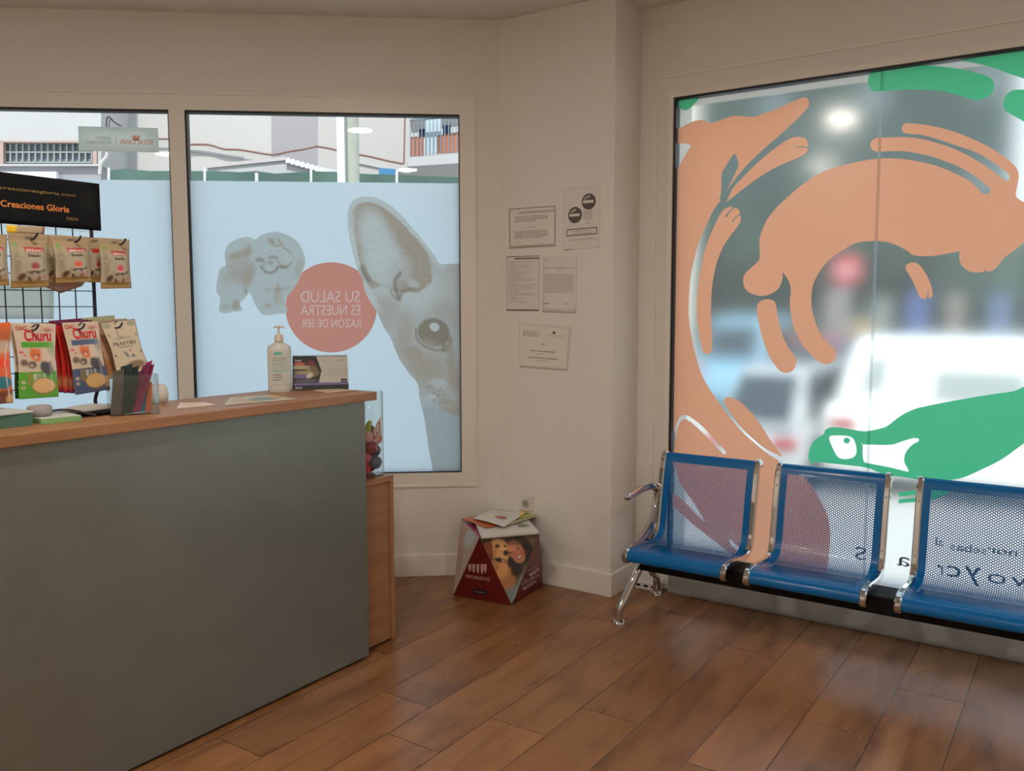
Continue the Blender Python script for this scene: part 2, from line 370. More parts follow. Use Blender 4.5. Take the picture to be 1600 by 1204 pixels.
# ---------------------------------------------------------------- room materials
m_wall = P('wall_paint', (0.78, 0.745, 0.68), 0.6, noise=(0.76, 0.725, 0.66), nscale=1.5, bump=0.02)
m_base = P('white_skirting', (0.82, 0.775, 0.70), 0.4)
m_frame = P('white_lacquered_frame', (0.82, 0.775, 0.70), 0.35)
m_gask = P('black_gasket', (0.012, 0.012, 0.014), 0.5)
m_steel = P('brushed_grey_plinth', (0.52, 0.545, 0.54), 0.38, metal=0.1, noise=(0.48, 0.505, 0.50), nscale=4, stretch=(40, 2, 1))
def plank_material():
    M = bpy.data.materials.new('laminate_planks'); M.use_nodes = True; nt = M.node_tree; b = nt.nodes['Principled BSDF']; N = nt.nodes.new; L = nt.links.new
    geo = N('ShaderNodeNewGeometry'); sep = N('ShaderNodeSeparateXYZ'); L(geo.outputs['Position'], sep.inputs[0])
    def math_(op, a, bb=None, c=None):
        n = N('ShaderNodeMath'); n.operation = op
        for i, x in enumerate((a, bb, c)):
            if x is None: continue
            if isinstance(x, (int, float)): n.inputs[i].default_value = x
            else: L(x, n.inputs[i])
        return n.outputs[0]
    row = math_('FLOOR', math_('DIVIDE', math_('ADD', sep.outputs['Y'], 10-0.065), 0.245))
    fy = math_('FRACT', math_('DIVIDE', math_('ADD', sep.outputs['Y'], 10-0.065), 0.245))
    wn1 = N('ShaderNodeTexWhiteNoise'); wn1.noise_dimensions = '1D'; L(row, wn1.inputs['W'])
    xo = math_('DIVIDE', math_('ADD', sep.outputs['X'], math_('MULTIPLY_ADD', wn1.outputs['Value'], 1.45, 10)), 1.45)
    colm = math_('FLOOR', xo); fx = math_('FRACT', xo)
    cmb = N('ShaderNodeCombineXYZ'); L(row, cmb.inputs[0]); L(colm, cmb.inputs[1])
    wn2 = N('ShaderNodeTexWhiteNoise'); wn2.noise_dimensions = '3D'; L(cmb.outputs[0], wn2.inputs['Vector'])
    # grain coordinates: stretched along X, shifted per plank
    add = N('ShaderNodeVectorMath'); add.operation = 'MULTIPLY_ADD'; L(wn2.outputs['Color'], add.inputs[0]); add.inputs[1].default_value = (9, 9, 9); L(geo.outputs['Position'], add.inputs[2])
    mp = N('ShaderNodeMapping'); mp.inputs['Scale'].default_value = (0.8, 5.0, 1); L(add.outputs[0], mp.inputs[0])
    n1 = N('ShaderNodeTexNoise'); n1.inputs['Scale'].default_value = 1.5; n1.inputs['Detail'].default_value = 4; n1.inputs['Roughness'].default_value = 0.45; n1.inputs['Distortion'].default_value = 0.9; L(mp.outputs[0], n1.inputs['Vector'])
    mp2 = N('ShaderNodeMapping'); mp2.inputs['Scale'].default_value = (4, 90, 1); L(add.outputs[0], mp2.inputs[0])
    n2 = N('ShaderNodeTexNoise'); n2.inputs['Scale'].default_value = 1.6; n2.inputs['Detail'].default_value = 5; L(mp2.outputs[0], n2.inputs['Vector'])
    mp3 = N('ShaderNodeMapping'); mp3.inputs['Scale'].default_value = (1.6, 4.2, 1); L(add.outputs[0], mp3.inputs[0])
    n3 = N('ShaderNodeTexNoise'); n3.inputs['Scale'].default_value = 2.1; n3.inputs['Detail'].default_value = 2; L(mp3.outputs[0], n3.inputs['Vector'])
    r1 = N('ShaderNodeValToRGB'); e = r1.color_ramp.elements
    e[0].position = 0.18; e[0].color = (0.215, 0.083, 0.027, 1); e[1].position = 0.8; e[1].color = (0.42, 0.195, 0.078, 1)
    x = e.new(0.5); x.color = (0.32, 0.138, 0.050, 1); L(n1.outputs['Fac'], r1.inputs[0])
    mx = N('ShaderNodeMix'); mx.data_type = 'RGBA'; mx.blend_type = 'MULTIPLY'; mx.inputs[0].default_value = 0.35
    r2 = N('ShaderNodeValToRGB'); r2.color_ramp.elements[0].position = 0.3; r2.color_ramp.elements[0].color = (0.6, 0.55, 0.5, 1); r2.color_ramp.elements[1].position = 0.7; r2.color_ramp.elements[1].color = (1, 1, 1, 1)
    L(n2.outputs['Fac'], r2.inputs[0]); L(r1.outputs[0], mx.inputs[6]); L(r2.outputs[0], mx.inputs[7])
    # knots and dark cloudy patches
    mk = N('ShaderNodeMix'); mk.data_type = 'RGBA'; mk.blend_type = 'MULTIPLY'; r3 = N('ShaderNodeValToRGB')
    r3.color_ramp.elements[0].position = 0.20; r3.color_ramp.elements[0].color = (0.5, 0.43, 0.38, 1); r3.color_ramp.elements[1].position = 0.50; r3.color_ramp.elements[1].color = (1, 1, 1, 1)
    L(n3.outputs['Fac'], r3.inputs[0]); mk.inputs[0].default_value = 0.9; L(mx.outputs[2], mk.inputs[6]); L(r3.outputs[0], mk.inputs[7])
    pv = N('ShaderNodeMix'); pv.data_type = 'RGBA'; pv.blend_type = 'MULTIPLY'; pv.inputs[0].default_value = 1.0
    mr = N('ShaderNodeMapRange'); mr.inputs['To Min'].default_value = 0.8; mr.inputs['To Max'].default_value = 1.12; L(wn2.outputs['Value'], mr.inputs['Value'])
    L(mk.outputs[2], pv.inputs[6]); L(mr.outputs[0], pv.inputs[7])
    jy = math_('MINIMUM', fy, math_('SUBTRACT', 1.0, fy)); jx = math_('MINIMUM', fx, math_('SUBTRACT', 1.0, fx))
    g = math_('MINIMUM', math_('DIVIDE', math_('MULTIPLY', jy, 0.245), 0.0032), math_('DIVIDE', math_('MULTIPLY', jx, 1.45), 0.0030))
    gc = math_('MINIMUM', g, 1.0)
    gm = N('ShaderNodeMix'); gm.data_type = 'RGBA'; gm.inputs[6].default_value = (0.012, 0.008, 0.006, 1); L(gc, gm.inputs[0]); L(pv.outputs[2], gm.inputs[7])
    L(gm.outputs[2], b.inputs['Base Color'])
    rr = N('ShaderNodeMapRange'); rr.inputs['To Min'].default_value = 0.22; rr.inputs['To Max'].default_value = 0.34; L(n1.outputs['Fac'], rr.inputs['Value']); L(rr.outputs[0], b.inputs['Roughness'])
    bp = N('ShaderNodeBump'); bp.inputs['Strength'].default_value = 0.35; bp.inputs['Distance'].default_value = 0.002; L(gc, bp.inputs['Height'])
    bp2 = N('ShaderNodeBump'); bp2.inputs['Strength'].default_value = 0.12; bp2.inputs['Distance'].default_value = 0.001; L(n2.outputs['Fac'], bp2.inputs['Height']); L(bp.outputs[0], bp2.inputs['Normal'])
    L(bp2.outputs[0], b.inputs['Normal']); b.inputs['Specular IOR Level'].default_value = 0.5
    return M
def ceiling_material():
    M = P('ceiling_tiles', (0.8, 0.77, 0.71), 0.85); nt = M.node_tree; b = nt.nodes['Principled BSDF']; N = nt.nodes.new; L = nt.links.new
    geo = N('ShaderNodeNewGeometry'); mp = N('ShaderNodeMapping'); mp.inputs['Location'].default_value = (-2.92+6.6, -2.80+6.6, 0); L(geo.outputs['Position'], mp.inputs[0])
    br = N('ShaderNodeTexBrick'); br.offset = 0.0; br.inputs['Color1'].default_value = (0.80, 0.765, 0.70, 1); br.inputs['Color2'].default_value = (0.77, 0.735, 0.675, 1)
    br.inputs['Mortar'].default_value = (0.86, 0.83, 0.78, 1); br.inputs['Scale'].default_value = 1; br.inputs['Mortar Size'].default_value = 0.008; br.inputs['Brick Width'].default_value = 0.66; br.inputs['Row Height'].default_value = 0.66
    L(mp.outputs[0], br.inputs['Vector']); L(br.outputs['Color'], b.inputs['Base Color'])
    bp = N('ShaderNodeBump'); bp.inputs['Strength'].default_value = 0.6; bp.inputs['Distance'].default_value = 0.006; L(br.outputs['Fac'], bp.inputs['Height']); L(bp.outputs[0], b.inputs['Normal'])
    return M
m_floor = plank_material(); m_ceil = ceiling_material()
ZC = 3.123
def Lf(u, d, z): return tuple(Lp(u, z, d))          # frame of the slanted left wall
GX = 4.36
# ---------------------------------------------------------------- room shell
fl_poly = [(-2.3, -2.6), (4.34, -2.6), (4.34, 2.1), (4.02, 2.1), (4.02, 2.81), tuple(Lp(4.45, 0)[:2]), (-2.3, Lp(4.45, 0)[1])]
b = MB(); b.prism([(x, y, -0.12) for x, y in fl_poly], (0, 0, 0.12)); b.build('floor', m_floor, kind='structure')
ce_poly = [(-2.45, -2.75), (4.62, -2.75), (4.62, 2.9), tuple(Lp(-0.2, 0, 0.35)[:2]), tuple(Lp(4.6, 0, 0.3)[:2]), (-2.45, Lp(4.6, 0, 0.3)[1])]
b = MB(); b.prism([(x, y, ZC) for x, y in ce_poly], (0, 0, 0.25)); b.build('ceiling', m_ceil, kind='structure')
ye = Lp(4.45, 0)[1]
MB().box((-2.45, -2.75, -0.1), (-2.3, ye+0.2, ZC)).build('wall_back', m_wall, kind='structure')
MB().box((-2.3, -2.75, -0.1), (4.6, -2.6, ZC)).build('wall_side', m_wall, kind='structure')
MB().box((-2.3, ye, -0.1), (Lp(4.45, 0)[0]+0.1, ye+0.2, ZC)).build('wall_office', m_wall, kind='structure')
# slanted left wall with its opening (u 0.138..3.45, z .527..2.70)
U0, U1, Z0, Z1 = 0.138, 3.45, 0.527, 2.70
b = MB()
for (ua, ub, za, zb) in ((-0.16, U0, -0.1, ZC), (U1, 4.45, -0.1, ZC), (U0, U1, -0.1, Z0), (U0, U1, Z1, ZC)):
    b.box((ua, 0, za), (ub, 0.25, zb), fr=Lf)
b.build('wall_left', m_wall, kind='structure')
# pillar
b = MB(); b.prism([(4.02, 2.09, -0.1), (4.60, 2.09, -0.1), (4.60, 3.0, -0.1), tuple(Lp(-0.12, -0.1, 0.25)), (4.02, 2.81, -0.1)], (0, 0, ZC+0.1))
b.build('wall_pillar', m_wall, kind='structure', bevel=0.004)
# right wall round the big shop window (opening y -2.3..1.915, z .2..2.655)
b = MB()
b.box((4.32, 1.915, -0.1), (4.60, 2.09, ZC)); b.box((4.32, -2.6, 2.655), (4.60, 1.915, ZC)); b.box((4.32, -2.6, -0.1), (4.60, -2.3, 2.655))
b.box((4.32, -2.3, -0.1), (4.60, 1.915, 0.14))
b.build('wall_right', m_wall, kind='structure')
MB().box((4.25, -2.6, 0.0), (4.32, 1.86, 0.125)).build('trim_1', m_steel, kind='structure', bevel=0.003)
MB().box((4.28, -2.3, 0.14), (4.345, 1.915, 0.205)).build('trim_2', P('white_sill', (0.8, 0.8, 0.78), 0.4), kind='structure', bevel=0.003)
# skirting boards
b = MB(); b.box((0.0, -0.014, 0), (3.3, 0.0, 0.125), fr=Lf); b.build('baseboard_left', m_base, kind='structure', bevel=0.002)
MB().box((4.005, 2.076, 0), (4.02, 2.80, 0.125)).build('baseboard_pillar', m_base, kind='structure', bevel=0.002)
MB().box((4.0205, 2.076, 0), (4.32, 2.09, 0.125)).build('baseboard_return', m_base, kind='structure', bevel=0.002)
MB().box((4.306, 1.865, 0), (4.32, 2.076, 0.125)).build('baseboard_right', m_base, kind='structure', bevel=0.002)

# ---------------------------------------------------------------- left window
P1 = (1.79, 3.37); P2 = (0.222, 1.706); PZ = (0.603, 2.612)
b = MB()
for (ua, ub, za, zb) in ((U0, P2[0], Z0, Z1), (P2[1], P1[0], Z0, Z1), (P1[1], U1, Z0, Z1), (P2[0], P2[1], Z0, PZ[0]), (P2[0], P2[1], PZ[1], Z1), (P1[0], P1[1], Z0, PZ[0]), (P1[0], P1[1], PZ[1], Z1)):
    b.box((ua, -0.004, za), (ub, 0.09, zb), fr=Lf)
b.box((U0-0.006, -0.009, Z0-0.006), (U0+0.006, 0.02, Z1+0.006), fr=Lf); b.box((U0, -0.009, Z1-0.006), (U1, 0.02, Z1+0.006), fr=Lf); b.box((U0, -0.009, Z0-0.006), (U1, 0.02, Z0+0.006), fr=Lf)
win1 = b.build('window_1', m_frame, kind='structure')
b = MB()
for (ua, ub) in (P1, P2):
    for q in (((ua, 0.0, PZ[0]), (ua+0.006, 0.05, PZ[1])), ((ub-0.010, 0.0, PZ[0]), (ub, 0.05, PZ[1])), ((ua, 0.0, PZ[1]-0.013), (ub, 0.05, PZ[1])), ((ua, 0.0, PZ[0]), (ub, 0.05, PZ[0]+0.005))):
        b.box(*q, fr=Lf)
b.build('gasket', m_gask, win1)
m_pane = clear_glass('clear_window_glass')
for (ua, ub) in (P1, P2):
    MB().add([Lf(ua, 0.035, PZ[0]), Lf(ub, 0.035, PZ[0]), Lf(ub, 0.035, PZ[1]), Lf(ua, 0.035, PZ[1])], [(0, 1, 2, 3)]).build('pane', m_pane, win1)
# frosted films (single printed sheets)
FD = 0.022
def lpx(pts): return [(lambda p: (Lu(p), p[2]))(onL(x, y, FD)) for x, y in pts]
def film_sheet(name, ua, ub, zt, polys, painter, label, group=None):
    rect = [(ua, PZ[0]), (ub, PZ[0]), (ub, zt), (ua, zt)]
    v, f, c = region([rect]+[p for p in polys], lambda c: inpoly(c, rect), painter.extra if hasattr(painter, 'extra') else None)
    cols = painter(v, f, c); X = [Lp(a, z, FD) for a, z in v]
    return mesh(name, X, f, film('printed_window_film', None, 0.88, 0.03), None, label, 'window film', group, cols=cols)
FROST = (0.76, 0.875, 0.925)
CAT = [(543, 340), (544.4, 326), (550, 315), (558.8, 308.8), (571, 307), (583.8, 308), (597.5, 313), (611, 321), (625, 333.8), (637.5, 347.5), (652.5, 365), (667.5, 383.8), (680, 400), (688, 412), (717.5, 411.5), (721, 411.5), (724, 740), (677, 740), (676.3, 735), (669.7, 699.5), (663, 653), (655.6, 623), (652.6, 599.8), (638, 581.6), (622.8, 558), (610, 527), (599.5, 510.7), (589, 487.4), (577.4, 468.8), (570.5, 455), (565.8, 434), (558.8, 421), (551, 393.8), (545, 365)]
_z = lambda L: [(320+a/5.4714, 340+b_/5.4714) for a, b_ in L]
DOG = _z([(430, 188), (480, 150), (540, 127), (600, 120), (680, 137), (770, 185), (825, 255), (855, 340), (855, 410), (830, 470), (790, 560), (740, 630), (690, 690), (690, 740), (705, 780), (695, 815), (620, 820), (560, 830), (490, 825), (455, 780), (420, 720), (385, 640), (350, 680), (310, 715), (300, 745), (320, 775), (305, 800), (240, 800), (210, 815), (150, 815), (122, 790), (128, 730), (132, 680), (105, 640), (98, 590), (110, 520), (120, 460), (145, 425), (180, 405), (170, 330), (180, 260), (230, 205), (310, 170), (380, 165)])
catp = lpx([tuple(p) for p in spline(CAT, 3, True)]); dogp = lpx([tuple(p) for p in spline(DOG, 3, True)])
cc = [(517.5+71.5*math.cos(a), 480+70.5*math.sin(a)) for a in np.linspace(0, 2*math.pi, 73)[:-1]]
circ = lpx(cc)
PALE = S(186, 192, 188, 1.22); TAN = S(160, 148, 134, 1.25); MID = S(172, 170, 164, 1.25); DK = S(138, 128, 114, 1.2); EYE = S(136, 126, 110, 1.2)
z3 = lambda x, y: (560+x/8.6, 420+y/8.6); z2 = lambda x, y: (530+x/8, 290+y/8); z4 = lambda x, y: (580+x/6.02, 550+y/6.02); zd = lambda x, y: (320+x/5.4714, 340+y/5.4714)
def zz(f, L): return [f(*p) for p in L]
cat_layers = [
    Pg(zz(z2, [(188, 400), (200, 280), (260, 215), (380, 205), (520, 250), (650, 350), (800, 480), (1000, 700), (1090, 830), (1140, 1000), (1160, 1200), (1000, 1330), (700, 1330), (330, 1180), (245, 920), (185, 560)]), TAN, 1),
    El(*z2(480, 720), 26, 52, -22, PALE, 0.85, 0.6), El(*z2(560, 1000), 34, 36, -20, PALE, 0.8, 0.6), El(*z2(430, 500), 16, 24, -10, PALE, 0.5, 0.8),
    El(*z2(800, 1080), 24, 20, 0, MID, 0.6, 0.8), El(*z2(1020, 980), 14, 26, -10, TAN, 0.8, 0.8),
    Ln(zz(z2, [(285, 1000), (330, 1120), (400, 1200), (420, 1260)]), 3.0, DK, 0.7), Ln(zz(z3, [(60, 0), (120, 130), (160, 190)]), 5, DK, 0.7),
    El(*z3(220, 210), 8, 5, 10, TAN, 0.9, 0.6),
    Ln(zz(z3, [(560, 60), (500, 130), (490, 220), (510, 300), (545, 400)]), 3.2, DK, 0.85), Ln(zz(z3, [(545, 400), (600, 300), (680, 265), (770, 270)]), 2.6, DK, 0.7), Ln(zz(z3, [(430, 300), (470, 370), (540, 420)]), 1.6, DK, 0.7),
    El(*z3(600, 200), 10, 6, 0, TAN, 0.7, 0.8), El(*z3(840, 100), 14, 9, 0, TAN, 0.9, 0.7), El(*z3(740, 200), 9, 6, 30, PALE, 0.6, 0.8),
    El(*z3(400, 560), 22, 22, 50, TAN, 0.35, 0.9), El(*z3(620, 900), 12, 34, 10, TAN, 0.6, 0.8), El(*z3(1150, 650), 24, 26, 0, TAN, 0.45, 0.9), El(*z3(740, 1130), 14, 12, 40, TAN, 0.9, 0.7),
    El(*z3(1010, 860), 31, 29, 0, MID, 0.8, 0.4), Ln([z3(1010+245*math.cos(a), 870+240*math.sin(a)) for a in np.linspace(-2.9, 1.9-3.6+3.2, 18)][:0]+zz(z3, [(770, 800), (775, 900), (810, 980), (900, 1050), (1040, 1095), (1150, 1090)]), 1.6, DK, 0.9),
    El(*z3(1010, 850), 25, 22, 12, EYE, 0.95, 0.16), El(*z3(980, 1000), 14, 6, 20, TAN, 0.6, 0.6), El(*z3(1190, 1010), 8, 14, 20, EYE, 0.8, 0.5),
    Ln(zz(z3, [(1210, 1000), (1225, 1110), (1230, 1200), (1215, 1260)]), 5, TAN, 0.7),
    El(*z3(1022, 778), 7.6, 6.6, 30, S(205, 213, 206), 1, 0.12),
    El(*z4(440, 120), 16, 26, -35, TAN, 0.7, 0.8), El(*z4(560, 160), 22, 26, -50, TAN, 0.75, 0.9), El(*z4(800, 300), 12, 32, -12, TAN, 0.9, 0.7), El(*z4(760, 120), 5, 24, 5, TAN, 0.7, 0.8),
    El(*z4(640, 300), 14, 8, 20, PALE, 0.7, 0.8), El(*z4(700, 400), 24, 13, 25, MID, 0.7, 0.8), El(*z4(760, 520), 24, 10, 20, TAN, 0.9, 0.6), El(*z4(690, 470), 20, 7, 25, TAN, 0.6, 0.8), El(*z4(770, 500), 14, 5, -8, S(185, 175, 160), 0.8, 0.6),
    El(*z4(600, 360), 20, 5, 22, TAN, 0.5, 0.8)]
for (x, y) in ((540, 320), (575, 325), (590, 385), (560, 425), (590, 460), (640, 470), (690, 400), (655, 340), (620, 410), (720, 330)):
    cat_layers.append(El(*z4(x, y), 1.6, 1.3, 0, DK, 0.7, 0.5))
for k in range(14):
    a = 0.4+k*0.13; cat_layers.append(Ln(zz(z4, [(590, 400), (590-200*math.cos(a), 400+170*math.sin(a)-40)]), 0.45, PALE, 0.8))
dog_layers = [
    El(*zd(330, 300), 13, 6, -20, TAN, 0.8, 0.8), El(*zd(250, 330), 8, 5, -10, TAN, 0.9, 0.7), El(*zd(300, 430), 22, 18, 30, TAN, 0.6, 0.9), El(*zd(370, 500), 8, 18, 20, TAN, 0.8, 0.8), El(*zd(370, 290), 5, 12, 10, TAN, 0.7, 0.8),
    El(*zd(240, 520), 18, 12, 0, TAN, 0.35, 0.9), El(*zd(350, 625), 3, 5, 0, DK, 0.5, 0.8), El(*zd(265, 745), 6, 8, 0, TAN, 0.9, 0.7),
    El(*zd(570, 200), 5, 5, 20, DK, 0.5, 0.8), Ln(zz(zd, [(545, 185), (600, 240), (640, 235)]), 1.6, TAN, 0.9), Ln(zz(zd, [(620, 180), (680, 260), (740, 300)]), 1.5, TAN, 0.9),
    El(*zd(470, 360), 7, 4, 0, DK, 0.7, 0.6), El(*zd(580, 340), 9, 3, 0, DK, 0.6, 0.6), Ln(zz(zd, [(620, 370), (660, 410), (700, 420), (740, 385)]), 1.8, TAN, 0.9), Ln(zz(zd, [(480, 420), (520, 465), (560, 475), (610, 450), (620, 420), (700, 425)]), 2.0, DK, 0.75),
    El(*zd(560, 385), 5, 3, 0, DK, 0.6, 0.7), El(*zd(505, 390), 2.5, 6, 0, TAN, 0.7, 0.8), El(*zd(550, 425), 8, 4, 0, S(196, 200, 195), 0.8, 0.6), El(*zd(805, 430), 6, 14, 10, TAN, 0.5, 0.8),
    El(*zd(620, 650), 5, 15, 4, TAN, 0.9, 0.7), El(*zd(550, 620), 8, 4, 0, TAN, 0.3, 0.9), El(*zd(640, 690), 6, 10, 0, MID, 0.9, 0.8), El(*zd(540, 750), 5, 3, 0, TAN, 0.7, 0.8), El(*zd(660, 610), 14, 3, -12, TAN, 0.4, 0.9), El(*zd(180, 760), 10, 4, 0, TAN, 0.35, 0.9)]
def to_px(v):
    X = np.array([Lp(a, z, FD) for a, z in v])-CAM; k = X@_f
    return np.stack([800+FPX*(X@CR)/k, 602+FPX*(X@CD)/k], 1)
gx, gy = np.meshgrid(np.arange(541, 722, 1.7), np.arange(306, 738, 1.7)); gg = np.stack([gx.ravel(), gy.ravel()], 1)
gg = gg+rng.rand(*gg.shape)*0.2; extra = gg[inpoly(gg, CAT)]
gx, gy = np.meshgrid(np.arange(337, 478, 1.5), np.arange(361, 493, 1.5)); g2 = np.stack([gx.ravel(), gy.ravel()], 1)+0.1*rng.rand(gx.size, 2)
extra = np.vstack([extra, g2[inpoly(g2, DOG)]])
class PrintedFilm:
    extra = np.array(lpx(extra))
    def __call__(s, v, f, c):
        px = to_px(v); nz = 1+0.11*(rng.rand(len(v), 1)-0.5)
        cat = paint(px, MID, [El(690, 690, 60, 80, 0, S(176, 184, 184), 0.9, 0.6), El(640, 440, 60, 40, 30, PALE, 0.7, 0.8)]+[Ln([(543, 340), (544, 326), (552, 313), (571, 309), (597, 315), (625, 336), (667, 386), (690, 414)], 7, PALE, 0.95), Ln([(543, 340), (548, 365), (556, 395), (565, 425), (574, 455), (590, 485)], 7, PALE, 0.95)]+cat_layers)*nz
        dog = paint(px, S(176, 184, 181, 1.2), dog_layers)*nz
        out = np.zeros((len(f), 3, 3)); ic = inpoly(c, catp); idg = inpoly(c, dogp); io = inpoly(c, circ)
        out[:] = FROST; out[io] = S(205, 140, 124, 1.15); tx = np.zeros(len(c), bool)
        for l in SLOG: tx ^= inpoly(c, l)
        out[tx] = S(226, 196, 190, 1.0); out[ic] = cat[f[ic]]; out[idg] = dog[f[idg]]
        return out.reshape(-1, 3)
def plainfilm(v, f, c): return np.tile(np.array(FROST), (len(f)*3, 1))
SLOG = []
for s_, x0_, x1_, yb_, yc_ in (('SU SALUD', 470, 562, 472, 454), ('ES NUESTRA', 470, 563, 492, 476), ('RAZÓN DE SER', 471, 564, 511, 498.5)):
    LL = textloops(s_); ax = [p[0] for l in LL for p in l]; a0, a1 = min(ax), max(ax); capm = 0.70
    for l in LL: SLOG.append(lpx([(x1_-(p[0]-a0)/(a1-a0)*(x1_-x0_), yb_-p[1]/capm*(yb_-yc_)) for p in l]))
fsheet = film_sheet('window_film', P2[0]+0.006, P2[1]-0.01, 2.24, [catp, dogp, circ]+SLOG, PrintedFilm(), 'frosted window film printed with a fluffy dog, salmon disc and big-eared cat')
film_sheet('window_film', P1[0]+0.006, P1[1]-0.01, 2.24, [], plainfilm, 'plain frosted film on the window behind the snack rack')
# mirrored slogan on the disc, read from the street
m_slog = film('slogan_white', S(255, 232, 224), 0.45, 0.02)
def lcard(tl, tr, br, bl, D): return Card(*[onL(x, y, D) for x, y in (tl, tr, br, bl)])
cd = lcard((447, 410), (588, 410), (588, 551), (447, 551), FD-0.002)
def mtx(card, px, x0, x1, y1, y0, s, mat, parent, mirror=True, box=(447, 410, 588, 551), bold=0.01):
    """one line of lettering filling px x0..x1, baseline y1, cap top y0"""
    bw, bh = box[2]-box[0], box[3]-box[1]
    hgt = (y1-y0)/bh*card.h/0.70
    return card.text(s, ((x0+x1)/2-box[0])/bw, (y1-box[1])/bh, hgt, mat, parent, 'c', mirror, tw=(x1-x0)/bw*card.w, bold=bold)


# ---------------------------------------------------------------- right window
win2 = MB()
for q in (((4.312, 1.90, 0.20), (4.40, 1.925, 2.67)), ((4.312, -2.3, 2.645), (4.40, 1.90, 2.67)), ((4.312, -2.3, 0.195), (4.40, 1.90, 0.215)), ((4.312, -2.32, 0.2), (4.40, -2.3, 2.67))): win2.box(*q)
win2 = win2.build('window_2', m_frame, kind='structure')
b = MB(); b.box((4.325, 1.888, 0.21), (4.38, 1.90, 2.645)); b.box((4.325, -2.3, 2.634), (4.38, 1.888, 2.645)); b.build('gasket', m_gask, win2)
# thin raised trim line round it
b = MB(); b.box((4.314, 1.99, 0.14), (4.32, 2.0, 2.76)); b.box((4.314, -2.6, 2.75), (4.32, 1.99, 2.76)); b.build('frame', m_frame, win2)
MB().box((GX, -2.3, 0.21), (GX+0.008, 1.89, 2.64)).build('pane', blur_glass('privacy_glass'), win2)
XD = GX-0.006
def rpx(pts): return [(lambda p: (-p[1], p[2]))(onX(x, y, XD)) for x, y in pts]
YR0, YR1 = -1.886, 2.29   # local range (minus y)
m_or = film('orange_film', (1.0, 0.455, 0.265), 0.80, 0.03); m_gr = film('green_film', (0.11, 0.66, 0.33), 0.80, 0.03)
def decal(name, outer, holes, mat, label, sm=True, parts=None):
    if parts:
        p0 = onX(outer[0][0][0], outer[0][0][1], XD); t = thing(name, (XD, p0[1], p0[2]), label, 'window decal', 'animal silhouette decals on the shop window')
        for o1, nm in zip(outer, parts): decal(nm, [o1], holes if o1 is outer[0] else [], mat, t, sm)
        return t
    par = None if isinstance(label, str) else label
    f = (lambda L: [tuple(p) for p in spline(L, 3, True)]) if sm else (lambda L: L)
    O = [rpx(f(o)) for o in outer]; Hs = [rpx(f(h)) for h in holes]
    win = [(YR0, 0.216), (YR1, 0.216), (YR1, 2.633), (YR0, 2.633)]
    def keep(c):
        k = np.zeros(len(c), bool)
        for o in O: k |= inpoly(c, o)
        for h in Hs: k &= ~inpoly(c, h)
        return k & inpoly(c, win)
    v, fc, c = region(O+Hs+[win], keep)
    return mesh(name, [(XD, -a, z) for a, z in v], fc, mat, par, None if par else label, None if par else 'window decal', None if par else 'animal silhouette decals on the shop window')
def z1(L): return [(1040+x/5.714, 100+y/5.714) for x, y in L]
fox = [(1035, 205), (1050.9, 205), (1066, 198), (1082, 190), (1096, 187), (1103, 189), (1110, 192), (1119, 190), (1138, 183), (1148.5, 181), (1166, 182), (1180, 182), (1194, 177), (1215, 169.7), (1232.5, 161), (1250, 154), (1257, 152), (1262, 154), (1264, 160.5), (1262, 168), (1250, 182), (1232.5, 198), (1215, 214), (1197.5, 229), (1180, 245), (1162.5, 263), (1147, 282), (1134, 301), (1134, 301), (1145, 278.5), (1154, 258), (1152, 249), (1148.5, 240), (1143, 245), (1134.5, 259), (1127.5, 271.5), (1127.5, 291), (1126, 305), (1124, 310.5), (1126, 313), (1115, 328), (1106.5, 345.5), (1096, 368), (1089, 387.5), (1084, 408.5), (1079, 433), (1077, 457.5), (1076, 484), (1077, 501), (1082, 535), (1088, 558), (1094, 579), (1105, 601.5), (1119, 622.5), (1131, 640), (1145, 657.5), (1162.5, 677), (1180, 692.5), (1197.5, 707), (1220, 721), (1245, 737), (1264, 753), (1281, 781), (1292, 802), (1297, 830), (1296, 858), (1292, 895), (1285, 930), (1150, 950), (1030, 930), (1034, 700), (1040, 300), (1040, 300), (1048.7, 280), (1056, 270), (1066, 250.5), (1076, 233), (1079, 227), (1071.5, 224.6), (1051, 223), (1035, 221)]
slit = [(1047.5, 716), (1050, 695), (1053, 675), (1060, 655), (1068, 648), (1080, 652), (1100, 668), (1120, 690), (1134, 705), (1133, 709), (1129, 708), (1112, 690), (1096, 674), (1078, 658), (1067, 655), (1060, 665), (1056, 680), (1053, 700), (1051, 717)]
cres = [(1030, 715), (1050, 722), (1055, 728), (1060, 748), (1066, 760), (1084, 785), (1093, 800), (1101, 815), (1098, 812), (1085, 800), (1075, 790), (1060, 776), (1046, 768), (1030, 764)]
belly = [(1030, 782), (1045, 785), (1058, 796), (1075, 812), (1101, 833), (1127, 853), (1150, 869), (1165, 882), (1160, 960), (1025, 950)]
slit2 = [(1141, 843), (1150, 850), (1158, 858), (1156, 862), (1147, 855), (1140, 847)]
arm1 = [(1134.5, 316.6), (1134.5, 316.6), (1145, 294), (1162.5, 275), (1180, 257.5), (1197.5, 242), (1215, 228.6), (1229, 219), (1241, 214), (1252, 214), (1259.6, 217), (1262.6, 224), (1262.4, 229), (1250, 228.2), (1240, 229.6), (1250, 230), (1262, 231.5), (1261, 237), (1253.5, 243.5), (1241, 249), (1215, 260), (1189, 275), (1162.5, 294), (1145, 308)]
